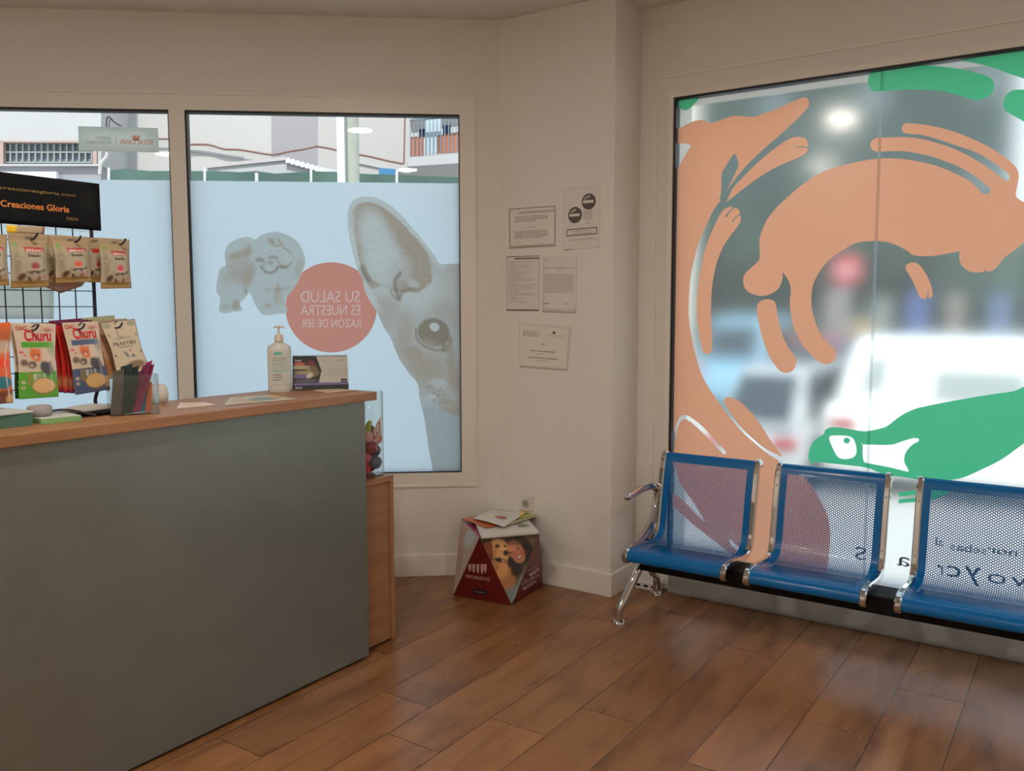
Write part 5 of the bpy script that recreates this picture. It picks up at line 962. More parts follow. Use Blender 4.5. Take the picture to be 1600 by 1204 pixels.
greek(c, 0.04, 0.28, 0.055, 0.075, 1, m_prt, o, 0.6, 0); c.text('INFORMACIÓN PARA LOS CLIENTES SOBRE', 0.50, 0.205, 0.0078, m_prt2, o, tw=0.86*c.w); c.text('DATOS', 0.48, 0.235, 0.0078, m_prt2, o)
greek(c, 0.06, 0.93, 0.31, 0.66, 14, m_prt, o, 0.35, 0.06); greek(c, 0.03, 0.36, 0.83, 0.855, 1, m_prt2, o, 0.6, 0); greek(c, 0.64, 0.90, 0.83, 0.85, 1, m_prt, o, 0.6, 0)
c, o = paper([(811, 504.5), (893, 510.5), (887, 579), (812, 573.5)], (0.76, 0.72, 0.62), [Rc(0, 0.955, 1, 1.0, (0.42, 0.37, 0.30), 0.6), Pg([(0.955, 0.0), (1, 0), (1, 1), (0.955, 1)], (0.55, 0.5, 0.42), 0.7), Pg([(0, 0), (1, 0), (1, 0.05), (0, 0.05)], (0.68, 0.64, 0.56), 0.8), Rc(0.66, 0.13, 0.71, 0.19, (0.10, 0.08, 0.08))], 'cream landscape complaints notice in a plastic sleeve, lowest of the pillar papers', 60, 50)
c.text('AVISO', 0.47, 0.455, 0.010, m_prt2, o, bold=0.02); c.text('HAY', 0.47, 0.52, 0.006, m_prt, o); c.text('HOJAS DE RECLAMACIONES', 0.47, 0.615, 0.010, m_prt2, o, tw=0.5*c.w, bold=0.02); greek(c, 0.34, 0.6, 0.66, 0.68, 1, m_prt, o, 0.6, 0)
c.text('A DISPOSICIÓN DEL CONSUMIDOR', 0.48, 0.77, 0.010, m_prt2, o, tw=0.60*c.w, bold=0.02); greek(c, 0.36, 0.62, 0.815, 0.835, 1, m_prt, o, 0.6, 0); c.text('COMUNIDAD DE MADRID', 0.70, 0.235, 0.0065, m_prt2, o, tw=0.34*c.w); greek(c, 0.08, 0.42, 0.16, 0.30, 4, m_prt, o, 0.5, 0.3)
# leftover tape and a wall socket
for x, y, lab in ((815, 239, 'left'), (836, 238.5, 'right')):
    MB().box((4.0188, onX(x, y, 4.02)[1]-0.008, onX(x, y, 4.02)[2]-0.006), (4.0195, onX(x, y, 4.02)[1]+0.008, onX(x, y, 4.02)[2]+0.006)).build('tape_scrap', P('clear_tape', (0.85, 0.83, 0.78), 0.15, coat=1.0), None, 'scrap of shiny clear tape high on the pillar, %s of the two' % lab, 'tape', 'scraps of tape on the pillar')
sc_ = onX(823, 786, 4.02); sk = thing('wall_socket', (4.02, sc_[1], sc_[2]-0.045), 'white square wall socket low on the pillar above the cardboard display box', 'socket')
m_sock = P('white_socket_plastic', (0.72, 0.67, 0.63), 0.3)
MB().box((4.008, sc_[1]-0.042, sc_[2]-0.042), (4.0195, sc_[1]+0.042, sc_[2]+0.042)).build('plate', m_sock, sk, bevel=0.004)
b = MB(); b.lathe([(0.029, 0.0), (0.029, 0.006), (0.0255, 0.006), (0.0245, 0.001), (0.001, 0.001)], (4.008, sc_[1], sc_[2]), 28, axis=(-1, 0, 0)); b.build('recess', m_sock, sk, smooth=True)
b = MB(); b.lathe([(0.021, 0.0), (0.021, 0.0015)], (4.0072, sc_[1], sc_[2]), 24, axis=(-1, 0, 0)); b.build('insert', P('grey_insert', (0.36, 0.33, 0.31), 0.5), sk)
b = MB()
for dy in (-0.009, 0.009): b.lathe([(0.0026, 0.0), (0.0026, 0.002)], (4.0052, sc_[1]+dy, sc_[2]), 10, axis=(-1, 0, 0))
b.build('contact_hole', m_black, sk)
ps = thing('power_strip', (4.25, 1.965, 0), 'white power strip lying on the floor behind the bench leg', 'power strip')
MB().box((4.215, 1.90, 0.0), (4.285, 2.055, 0.05)).build('casing', P('white_plastic', (0.75, 0.73, 0.70), 0.35), ps, bevel=0.008)
b = MB()
for yy in (1.93, 1.975, 2.02): b.box((4.2135, yy-0.012, 0.02), (4.2155, yy+0.012, 0.032))
b.build('switches', m_black, ps)

# ================================================================ cardboard display box and magazines
HB = 0.36
B_ = [np.array(p) for p in ((3.56, 2.80, 0.001), (3.605, 2.447, 0.001), (3.975, 2.49, 0.001), (3.93, 2.843, 0.001))]
T_ = [np.array(p) for p in ((3.782, 2.916, HB), (3.524, 2.596, HB), (3.771, 2.387, HB), (4.0, 2.665, HB))]
bx = thing('display_box', (3.76, 2.65, 0), 'dark red faceted cardboard display box printed with a dog and a woman', 'display box')
red = S(78, 14, 14, 1.9)
m_cb = P('dark_red_card', red, 0.45)
b = MB(); b.add(B_+T_, [(3, 2, 1, 0), (2, 6, 3), (3, 6, 7), (3, 7, 4), (3, 4, 0), (4, 5, 6, 7)][0:1]+[(2, 3, 7), (3, 4, 7)[::1], (3, 0, 4)]); b.build('back_faces', m_cb, bx)
def face(name, tri, base, lay, step=1.6, parent=bx):
    """panel painted in photo coordinates"""
    tri = [np.asarray(t, float) for t in tri]; n = np.cross(tri[1]-tri[0], tri[2]-tri[0]); n /= np.linalg.norm(n)
    def pr(p): q = np.asarray(p)-CAM; k = q@_f; return (800+FPX*(q@CR)/k, 602+FPX*(q@CD)/k)
    def up(x, y): r = ray(x, y); return CAM+r*(n@(tri[0]-CAM))/(n@r)
    poly = [pr(t) for t in tri]; xs = [p[0] for p in poly]; ys2 = [p[1] for p in poly]
    gx, gy = np.meshgrid(np.arange(min(xs), max(xs), step), np.arange(min(ys2), max(ys2), step)); g = np.stack([gx.ravel(), gy.ravel()], 1)+0.05*rng.rand(gx.size, 2)
    v, f, c_ = region([poly], lambda q: inpoly(q, poly), g[inpoly(g, poly)])
    cols = paint(v, base, lay); X = [up(*p) for p in v]
    if n@(CAM-tri[0]) < 0: n2 = -n
    else: n2 = n
    t0 = np.cross(np.array(X[f[0][1]])-X[f[0][0]], np.array(X[f[0][2]])-X[f[0][0]])@n2
    return mesh(name, X, f if t0 > 0 else f[:, ::-1], VC(0.4, 0.2), parent, cols=cols), up, n2
zb = lambda x, y: (700+x/7.08, 780+y/7.08)
hair = (0.022, 0.014, 0.012); fur = S(190, 140, 85, 1.4); fur2 = S(150, 98, 55, 1.4); skin = S(185, 118, 90, 1.2); jean = S(100, 112, 112, 1.5)
dlay = [El(*zb(420, 480), 12, 10, 0, S(50, 45, 38, 1.5), 0.8, 0.8), El(*zb(900, 450), 12, 8, 0, S(120, 95, 65, 1.4), 0.6, 0.8),
        Pg(zz(zb, [(560, 950), (760, 940), (930, 620), (1010, 640), (700, 1150)]), jean), El(*zb(610, 850), 17, 22, -20, fur2, 1, 0.35), El(*zb(580, 760), 14, 16, -20, fur, 0.8, 0.6), El(*zb(690, 900), 9, 9, 0, fur2, 0.9, 0.5), El(*zb(520, 740), 7, 9, 0, fur2, 0.8, 0.6),
        El(*zb(800, 560), 19, 22, -20, hair, 1, 0.25), El(*zb(740, 480), 15, 10, 0, hair, 1, 0.3), El(*zb(760, 760), 9, 13, 10, hair, 1, 0.4), El(*zb(870, 560), 9, 14, -20, hair, 1, 0.3), El(*zb(700, 700), 6, 8, 0, hair, 1, 0.4),
        El(*zb(745, 560), 11.5, 17, -28, skin, 1, 0.2), El(*zb(790, 640), 9, 9, -20, skin, 1, 0.3), El(*zb(700, 520), 8, 7, 0, S(205, 130, 95, 1.3), 0.7, 0.7), El(*zb(695, 590), 3.2, 1, 25, hair, 0.9, 0.5), El(*zb(775, 540), 3.2, 1, 25, hair, 0.9, 0.5), El(*zb(742, 600), 2.6, 3, 0, S(165, 80, 55, 1.3), 0.6, 0.7), El(*zb(790, 640), 5, 2.2, -32, S(130, 30, 30), 1, 0.4), El(*zb(790, 636), 4, 1.4, -32, (0.75, 0.7, 0.65), 1, 0.4), El(*zb(830, 590), 4, 6, 0, S(165, 85, 60, 1.3), 0.6, 0.7),
        El(*zb(640, 470), 30, 6, 0, S(60, 48, 38, 1.5), 0.6, 0.8), El(*zb(560, 550), 15, 16, 0, fur, 1, 0.22), El(*zb(545, 470), 9, 5, 0, S(215, 175, 120, 1.3), 0.8, 0.8), El(*zb(610, 560), 5, 7, 10, S(215, 175, 120, 1.3), 0.7, 0.8), El(*zb(520, 600), 6, 8, 0, fur2, 0.6, 0.8), El(*zb(600, 620), 10, 9, 25, fur, 1, 0.3), El(*zb(430, 560), 8, 14, 18, S(120, 58, 28, 1.5), 1, 0.2), El(*zb(468, 630), 4.5, 6, 0, S(105, 50, 26, 1.5), 1, 0.4), Ln([zb(375, 560), zb(400, 640), zb(470, 660), zb(490, 560)], 0.8, S(70, 34, 18, 1.5), 0.8), El(*zb(545, 515), 3.6, 3.0, 0, S(70, 40, 28), 1, 0.5), El(*zb(632, 515), 2.2, 2.2, 0, S(70, 40, 28), 0.9, 0.5), El(*zb(640, 590), 4.2, 4.2, 0, (0.02, 0.015, 0.015), 1, 0.3), El(*zb(580, 672), 9, 3.6, 12, (0.02, 0.012, 0.012), 1, 0.4), El(*zb(615, 685), 3.4, 2.2, 0, S(190, 100, 100, 1.2), 1, 0.5), El(*zb(600, 668), 0.9, 0.9, 0, (0.7, 0.7, 0.65), 1, 0.5), Ln([zb(1000, 640), zb(720, 1090)], 1.4, S(130, 140, 140, 1.5), 0.6)]
f1, up1, n1_ = face('printed_panel', [T_[1], T_[2], B_[1]], S(75, 60, 45, 1.6), dlay, 1.1)
f1['label'] = 'triangular photo panel of a golden dog and a curly-haired woman'
f2, up2, n2_ = face('printed_panel', [B_[0], B_[1], T_[1]], red, [], 4)
f3, up3, n3_ = face('printed_panel', [B_[1], B_[2], T_[2]], red, [El(842, 870, 14, 10, 0, S(95, 25, 30, 1.9), 0.4, 0.9)], 3)
f4, up4, n4_ = face('printed_panel', [T_[0], T_[1], B_[0]], S(150, 135, 120, 1.5), [El(722, 845, 9, 20, 10, S(150, 100, 80, 1.5), 0.7, 0.7), El(733, 840, 8, 16, 20, S(165, 170, 175, 1.4), 0.9, 0.5), El(716, 880, 6, 20, 10, S(130, 95, 75, 1.5), 0.6, 0.7)], 2)
f5, up5, n5_ = face('top_panel', [T_[0], T_[1], T_[2]], red, [Pg([(719, 808), (729, 808), (756, 838), (744, 840)], S(105, 25, 60, 1.8)), Pg([(724, 812), (733, 818), (748, 836), (742, 836)], S(140, 35, 110, 1.7), 0.7)], 2)
f6, up6, n6_ = face('top_panel', [T_[0], T_[2], T_[3]], red, [], 4)
def ftext(s, up, n, a, b_, hpx, mat, par, bold=0.0):
    """lettering between two photo points on a face"""
    A0, A1 = up(*a), up(*b_); dx, dy = b_[0]-a[0], b_[1]-a[1]; L = math.hypot(dx, dy); U = up(a[0]+dy/L*hpx, a[1]-dx/L*hpx)-A0; X = A1-A0
    V, F = textmesh(s, bold); V = V.copy(); x0, x1 = V[:, 0].min(), V[:, 0].max()
    mesh('lettering', [A0+X*((v[0]-x0)/(x1-x0))+U*(v[1]/0.7)+n*0.0012 for v in V], F, mat, par)
m_pk = P('pale_pink_print', S(190, 150, 145, 1.2), 0.6); m_navy = P('navy_print', (0.008, 0.01, 0.02), 0.5)
ftext('PREVENDOG', up2, n2_, (728, 902), (765, 907.5), 5, m_pk, f2, 0.01)
for i_, (x_, h_2) in enumerate(((732, 11), (738, 13), (744.5, 14), (751, 15), (756, 13))):
    q = [up2(x_, 881), up2(x_+4.5, 880.5), up2(x_+4.5, 881+h_2*0.55), up2(x_+3.4, 881+h_2), up2(x_+1.2, 881+h_2*0.95), up2(x_, 881+h_2*0.5)]
    mesh('dog_logo', [p+n2_*0.0012 for p in q], [tuple(range(6))[::-1]], m_pk, f2)
q = [up2(739, 919), up2(760, 921.5), up2(760, 929.5), up2(739, 927)]; mesh('brand_label', [p+n2_*0.0012 for p in q], [(3, 2, 1, 0)], m_navy, f2)
ftext('Vetplus', up2, n2_*1.6, (742, 924.5), (757, 926.3), 2.8, m_pk, f2, 0.0)
ftext('TU AMIGO', up3, n3_, (824, 893), (842, 883), 2.4, m_pk, f3); ftext('MEJOR', up3, n3_, (828.5, 900), (843.5, 889.5), 4.2, m_white, f3, 0.01); ftext('EL', up3, n3_, (817.5, 907), (823, 903.5), 3, m_pk, f3); ftext('COLLAR', up3, n3_, (816, 914.5), (836, 902), 4.6, m_white, f3, 0.01); ftext('DEL', up3, n3_, (837, 902), (843, 898), 3, m_pk, f3); ftext('MUNDO', up3, n3_, (818, 922), (838, 908.5), 4.6, m_white, f3, 0.01)
def leaf(q, zs_, base, lay, label, texts=(), t=0.004, bow=0.0, nx=30, ny=24):
    c = Card(*[onZ(x, y, z) for (x, y), z in zip(q, zs_)]); c.puff = lambda u, v: bow*np.sin(np.pi*u)*1.0
    o = c.sheet('magazine', VC(0.35, 0.2), base, lay, nx, ny, t=t, label=label, cat='magazine', group='magazines on the display box')
    for (s, u, v, sz, mt, tw) in texts: c.text(s, u, v, sz, mt, o, tw=tw*c.w if tw else None, d=0.0012, bold=0.015)
    return c, o
wht = (0.72, 0.70, 0.65)
leaf([(741, 811), (826, 811), (843, 831), (752, 838.5)], [HB+0.0135]*4, wht, [Rc(0, 0.93, 1, 1, (0.6, 0.55, 0.5)), El(0.80, 0.45, 0.10, 0.15, 0, (0.15, 0.16, 0.12), 0.8, 0.6)], 'thick white booklet lying lowest on the display box', [('PETS', 0.82, 0.55, 0.03, m_ink, 0.2)], t=0.012)
leaf([(722, 809.5), (762, 803), (806, 817), (783, 825), ][0:1]+[(770, 800), (806, 815), (760, 824)], [HB+0.020]*4, S(170, 85, 45, 1.6), [], 'orange-backed leaflet with ragged edges under the white flyer on the display box', t=0.002)
leaf([(770, 797), (826, 799), (838, 806), (790, 821)], [HB+0.024]*4, S(170, 165, 120, 1.4), [Rc(0.6, 0, 1, 0.5, S(70, 140, 150, 1.4), 0.8), Rc(0.5, 0.5, 1, 0.7, S(210, 190, 60, 1.3), 0.8), Rc(0.4, 0.75, 1, 0.95, S(80, 100, 60, 1.3), 0.7)], 'yellow and teal leaflet poking out to the right on the display box', t=0.002)
leaf([(776, 792), (824.5, 799), (787.5, 822.5), (738, 809)], [HB+0.030]*4, (0.74, 0.73, 0.69), [Rc(0.0, 0.0, 0.03, 1, wht), Rc(0.85, 0, 1.0, 0.25, S(235, 200, 110, 1.2), 0.9), El(0.62, 0.62, 0.18, 0.10, 0, S(140, 45, 45, 1.5), 0.9, 0.4), El(0.25, 0.72, 0.14, 0.06, 0, S(190, 190, 120, 1.3), 0.8, 0.6)], 'white flyer with grey headings on top of the magazines on the display box', [('ALIMENTACIÓN', 0.42, 0.22, 0.02, P('grey_heading', (0.3, 0.3, 0.33), 0.6), 0.62), ('y adopción', 0.55, 0.42, 0.018, MATS['grey_heading'], 0.5)], t=0.002, bow=0.004)

# ================================================================ ceiling lamps (round downlights)
m_lamp = P('lamp_glow', (1, 1, 1), 0.5, emit=(1.0, 0.915, 0.81, LAMP))
for i, (x, y, nm) in enumerate(((1.17, 1.83, 'nearest the counter front'), (-0.31, 0.21, 'above the middle of the room'), (-1.18, 2.59, 'over the office side'), (1.17, -1.2, 'over the seats aisle'), (-1.18, 5.2, 'in the far office corner'))):
    t = thing('ceiling_lamp', (x, y, ZC-0.03), 'round ceiling downlight '+nm, 'ceiling lamp', 'round ceiling downlights')
    MB().lathe([(0.125, 0.0), (0.125, 0.02), (0.11, 0.028)][::-1], (x, y, ZC-0.028), 32).build('rim', m_frame, t, smooth=True)
    MB().lathe([(0.105, 0.0), (0.105, 0.003)], (x, y, ZC-0.032), 32).build('diffuser', m_lamp, t)

# ================================================================ outside, left window side
GZ = -0.45
m_asph = P('street_paving', (0.52, 0.51, 0.48), 0.8, noise=(0.46, 0.45, 0.43), nscale=0.6)
b = MB(); b.prism([(4.62, -40, GZ-0.2), (60, -40, GZ-0.2), (60, 60, GZ-0.2), (-20, 60, GZ-0.2), (-20, 11, GZ-0.2), (-2.5, 6.7, GZ-0.2), tuple(Lp(4.7, GZ-0.2, 0.3)), tuple(Lp(-0.1, GZ-0.2, 0.3)), (4.62, 2.9, GZ-0.2)], (0, 0, 0.2)); b.build('street', m_asph, kind='structure')
MB().prism([(4.605, -30, GZ), (6.2, -30, GZ), (6.2, 6.5, GZ), (4.605, 6.5, GZ)], (0, 0, 0.14)).build('pavement', P('pale_pavement', (0.60, 0.59, 0.56), 0.8, noise=(0.55, 0.54, 0.51), nscale=2), kind='structure')
DB = 9.0
def eL(pts, D): return [onL(x, y, D) for x, y in pts]
def slab(mb, pts, D, depth, mi=0): mb.prism(eL(pts, D)[::-1], LN*depth, mi)
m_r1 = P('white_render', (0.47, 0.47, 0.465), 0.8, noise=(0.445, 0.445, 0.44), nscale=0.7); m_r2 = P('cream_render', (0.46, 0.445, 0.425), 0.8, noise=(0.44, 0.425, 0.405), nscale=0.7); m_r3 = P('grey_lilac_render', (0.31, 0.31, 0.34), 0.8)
bl = thing('building', tuple(Lp(3.4+0, GZ, DB)), 'white rendered building with a barred window band, seen through the left pane', 'building')
b = MB(); slab(b, [(-260, -60), (158, -60), (158, 220), (-260, 220)], DB, 3); slab(b, [(-260, 256), (158, 256), (158, 259), (-260, 259)], DB-0.03, 3.0); slab(b, [(-260, 219), (0, 220), (0, 257), (-260, 257)], DB+0.02, 3); slab(b, [(150, 219), (158, 220), (158, 257), (150, 257)], DB+0.02, 3); b.build('facade', m_r1, bl)
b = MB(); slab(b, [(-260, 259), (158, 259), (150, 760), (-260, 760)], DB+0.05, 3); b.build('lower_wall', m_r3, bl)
b = MB(); slab(b, [(0, 219.5), (150, 220.5), (150, 223), (0, 222)], DB-0.02, 0.1); slab(b, [(0, 221), (5, 221), (5, 256), (0, 256)], DB-0.02, 0.1); slab(b, [(145, 221), (151, 221), (151, 256), (145, 256)], DB-0.02, 0.1); b.build('window_frame', P('pinkish_wood', (0.42, 0.30, 0.26), 0.6), bl)
b = MB(); slab(b, [(5, 222), (146, 222), (146, 256), (5, 256)], DB+0.12, 0.1); b.build('glass_bricks', P('bluish_glass_brick', (0.17, 0.22, 0.25), 0.35), bl)
b = MB()
for k in range(15): x = 6+k*9.8; slab(b, [(x-0.9, 222), (x+0.9, 222), (x+0.9, 254), (x-0.9, 254)], DB+0.06, 0.06)
for y in (237.5, 253.5, 223): slab(b, [(5, y-0.9), (146, y-0.9), (146, y+0.9), (5, y+0.9)], DB+0.06, 0.06)
b.build('window_grid', P('pale_mortar', (0.36, 0.38, 0.38), 0.8), bl)
MB_ = MB(); slab(MB_, [(0, 268), (88, 268), (88, 284), (0, 284)], DB-0.1, 0.1); MB_.build('white_board', P('white_board', (0.8, 0.8, 0.8), 0.5), bl)
b2 = thing('building', tuple(Lp(1.0, GZ, DB+0.6)), 'pale stepped building with a cable run, behind the green fence', 'building')
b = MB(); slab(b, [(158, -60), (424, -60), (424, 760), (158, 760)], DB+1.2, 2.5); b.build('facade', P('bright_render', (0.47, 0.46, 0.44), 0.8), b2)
b = MB(); b.prism([onL(424, 760, DB+1.2), onL(424, -60, DB+1.2), onL(497, -60, DB-0.9+1.2+1.2), onL(497, 760, DB-0.9+1.2+1.2)][::-1], LN*2); b.build('side_wall', P('shaded_side_render', (0.33, 0.315, 0.33), 0.8), b2)  # shade of the recessed side put into this darker lilac colour
b = MB(); slab(b, [(497, -60), (760, -60), (760, 760), (497, 760)], DB+1.5, 2.5); b.build('facade', m_r2, b2)
b = MB(); b.tube(eL([(288, 226), (325, 226), (350, 233), (375, 234), (418, 241), (432, 241), (450, 237), (475, 233), (497, 228)], DB+1.1), 0.019, 6, sm=3); b.tube(eL([(497, 229), (515, 232), (545, 239), (575, 244), (605, 251), (630, 256)], DB+1.1), 0.019, 6, sm=3); b.tube(eL([(633, 176), (631, 256)], DB+1.0), 0.014, 6); b.tube(eL([(160, 216), (264, 217)], DB+1.1), 0.016, 6); b.build('cable', P('brownish_cable', (0.22, 0.12, 0.10), 0.7), b2)
b = MB(); slab(b, [(290, 231), (380, 245), (380, 248), (290, 235)], DB+1.17, 0.3); slab(b, [(560, 250), (640, 268), (640, 272), (560, 255)], DB+1.47, 0.3); b.build('ledge', m_r1, b2)
# low outbuilding with scalloped tile edge
ob = thing('outbuilding', tuple(Lp(0.9, GZ, 7)), 'low white outbuilding with a scalloped tile roof edge behind the green fence', 'building')
b = MB(); slab(b, [(323, 262), (446, 250), (531, 266), (531, 760), (323, 760)], 7.4, 1.2); b.build('wall', m_r1, ob)
b = MB(); slab(b, [(323, 258), (445, 244), (447, 250), (323, 262.5)], 7.37, 1.23); b.build('roof_edge', P('grey_pink_coping', (0.50, 0.46, 0.45), 0.8), ob)
b = MB()
for k in range(11):
    x = 450+k*7.6; y = 248+k*2.15; b.prism([onL(x+3.9*math.cos(a), y+4-6.5*max(math.sin(a), -0.4), 7.34) for a in np.linspace(-0.4, math.pi+0.4, 12)], LN*0.4)
b.build('tile_edge', P('white_tiles', (0.66, 0.66, 0.65), 0.7), ob)
# green mesh fence with posts
fe = thing('fence', tuple(Lp(1.3, GZ, 6)), 'green mesh fence with white posts outside the left windows', 'fence')
m_fg = P('green_mesh', (0.075, 0.145, 0.12), 0.8, noise=(0.05, 0.10, 0.085), nscale=2)
b = MB(); slab(b, [(172, 266), (195, 263.5), (235, 267), (268, 267), (330, 267), (360, 268), (375, 269), (400, 267), (430, 271), (486, 268), (520, 268), (580, 272), (622, 273), (720, 277), (720, 700), (172, 700)], 6.2, 0.02); b.build('mesh_panel', m_fg, fe)
m_wp = P('white_post', (0.62, 0.63, 0.63), 0.5)
for x, ya in ((170, 262), (320, 261), (486, 264), (620, 266)):
    MB().tube(eL([(x, ya), (x+2, 700)], 6.1), 0.016, 8).build('post', m_wp, fe, smooth=True)
MB().tube(eL([(401, 270), (405, 700)], 6.1), [0.02, 0.06], 8).build('post', m_wp, fe, smooth=True)
# lamp column, and a white pole added for a bright bar of light
p_ = onL(549.5, 287, 4.6); MB().lathe([(0.085, GZ), (0.085, 4.4)], (p_[0], p_[1], 0), 24).build('street_column', P('greenish_concrete', (0.40, 0.42, 0.35), 0.8, noise=(0.34, 0.36, 0.30), nscale=4), None, 'round grey-green street column outside the window beside the white pole', 'column', smooth=True)
p_ = onL(533.5, 287, 4.3); MB().lathe([(0.040, GZ), (0.040, 4.4)], (p_[0], p_[1], 0), 16).build('bright_bar_pole', P('bright_bar_white', (0.95, 0.95, 0.95), 0.4), None, 'slim white pole added for a bright bar of light outside the window left of the grey column', 'pole', smooth=True)
# balcony
bc = thing('balcony', tuple(Lp(-1.0, GZ, 8.5)), 'balcony with blue-grey railings and hung cloths at the top right of the left window', 'balcony')
b = MB(); slab(b, [(637, 246), (760, 236), (760, 252), (637, 260)], 8.3, 1.8); slab(b, [(640, 178), (760, 160), (760, 168), (640, 186)], 9.0, 1.1); b.build('slab', m_r1, bc)
b = MB()
for k in range(14): x = 641+k*6.0; slab(b, [(x-0.7, 186-(x-641)*0.08), (x+0.7, 186-(x-641)*0.08), (x+0.7, 247-(x-641)*0.07), (x-0.7, 247-(x-641)*0.07)], 8.35, 0.03)
for y in (184, 243): slab(b, [(640, y+2), (760, y-7), (760, y-5), (640, y+4)], 8.34, 0.04)
b.build('railing', P('blue_grey_railing', (0.16, 0.22, 0.27), 0.5), bc)
for pts, cl, nm in (([(642, 214), (662, 213), (662, 243), (642, 245)], (0.45, 0.17, 0.10), 'terracotta'), ([(682, 212), (716, 206), (716, 238), (682, 240)], (0.48, 0.19, 0.11), 'terracotta'), ([(664, 188), (690, 185), (690, 238), (664, 241)], (0.50, 0.60, 0.64), 'pale blue')):
    b = MB(); slab(b, pts, 8.5, 0.02); b.build('cloth', P('cloth_'+nm.replace(' ', '_'), cl, 0.8), bc, nm+' cloth')
b = MB(); slab(b, [(655, 180), (664, 180), (664, 214), (655, 215)], 9.9, 0.05); slab(b, [(692, 178), (704, 178), (704, 210), (692, 211)], 9.9, 0.05); b.build('window', P('dark_blue_glass', (0.02, 0.05, 0.12), 0.2), bc)
b = MB(); slab(b, [(592, 262), (618, 264), (618, 273), (592, 273)], 8.0, 0.1); b.build('sign_board', P('blue_board', (0.05, 0.20, 0.38), 0.5), None, 'small blue board above the green fence, left of the balcony', 'board')
# hanging plate in the left pane with mirrored brand
SGC = Card(*[onL(x, y, 0.12) for x, y in ((122, 197), (246.5, 200), (248, 238), (123, 235))])
sg = thing('window_sign', tuple(SGC.c[3]), 'pale grey rectangular window sign with mirrored red crown lettering', 'sign')
sp_ = SGC.sheet('plate', film('sign_plate', None, 0.8, 0.03), (0.84, 0.86, 0.80), [], 4, 2, t=0.004, parent=sg)
m_rc = P('washed_red_print', (0.92, 0.36, 0.28), 0.7); m_gc = P('washed_grey_print', (0.36, 0.37, 0.36), 0.7)
SGC.text('ROYAL CANIN', 0.725, 0.70, 0.040, m_rc, sp_, mirror=True, tw=0.41*SGC.w, bold=0.01, d=0.001); SGC.text('ALIMENTO', 0.31, 0.52, 0.022, m_gc, sp_, mirror=True, tw=0.20*SGC.w, d=0.001); SGC.text('VETERINARIO', 0.25, 0.72, 0.026, m_gc, sp_, mirror=True, tw=0.32*SGC.w, d=0.001)
SGC.shape([(0.468, 0.42), (0.472, 0.42), (0.472, 0.78), (0.468, 0.78)], m_gc, sp_)
for k in range(7):
    a = math.radians(-42+14*k); u0_, v0_ = 0.72+0.035*math.sin(a), 0.50; u1_, v1_ = 0.72+0.085*math.sin(a), 0.50-0.20*math.cos(a)
    SGC.shape([(u0_-0.006, v0_), (u0_+0.006, v0_), (u1_+0.005, v1_), (u1_-0.005, v1_)], m_rc, sp_, 'crown', d=0.001)
SGC.shape([(0.68, 0.50), (0.76, 0.50), (0.755, 0.545), (0.685, 0.545)], m_rc, sp_, 'crown', d=0.001)
b = MB(); b.tube(eL([(166, 199), (167, 186), (171, 183), (180, 192), (190, 197)], 0.14), 0.004, 8, sm=3); b.tube(eL([(170, 199), (171, 190), (173, 186)], 0.14), 0.003, 8, sm=3); b.build('hanging_wire', P('grey_wire', (0.28, 0.3, 0.3), 0.5), sg)
b = MB(); b.tube(eL([(168, 238), (166, 246), (158, 256), (156, 272)], DB-0.1), 0.03, 8, sm=3); b.build('drain_pipe', P('grey_pipe', (0.5, 0.48, 0.47), 0.5), bl)
# pale sticker on the plain film behind the rack
ST = Card(*[onL(x, y, 0.019) for x, y in ((-20, 447), (84, 447), (84, 498), (-20, 498))])
ST.sheet('window_sticker', film('sticker_film', None, 0.85, 0.02), (0.86, 0.85, 0.80), [], 6, 4, t=0.0003, label='grey rectangular sticker on the frosted film behind the wire grid', cat='sticker')

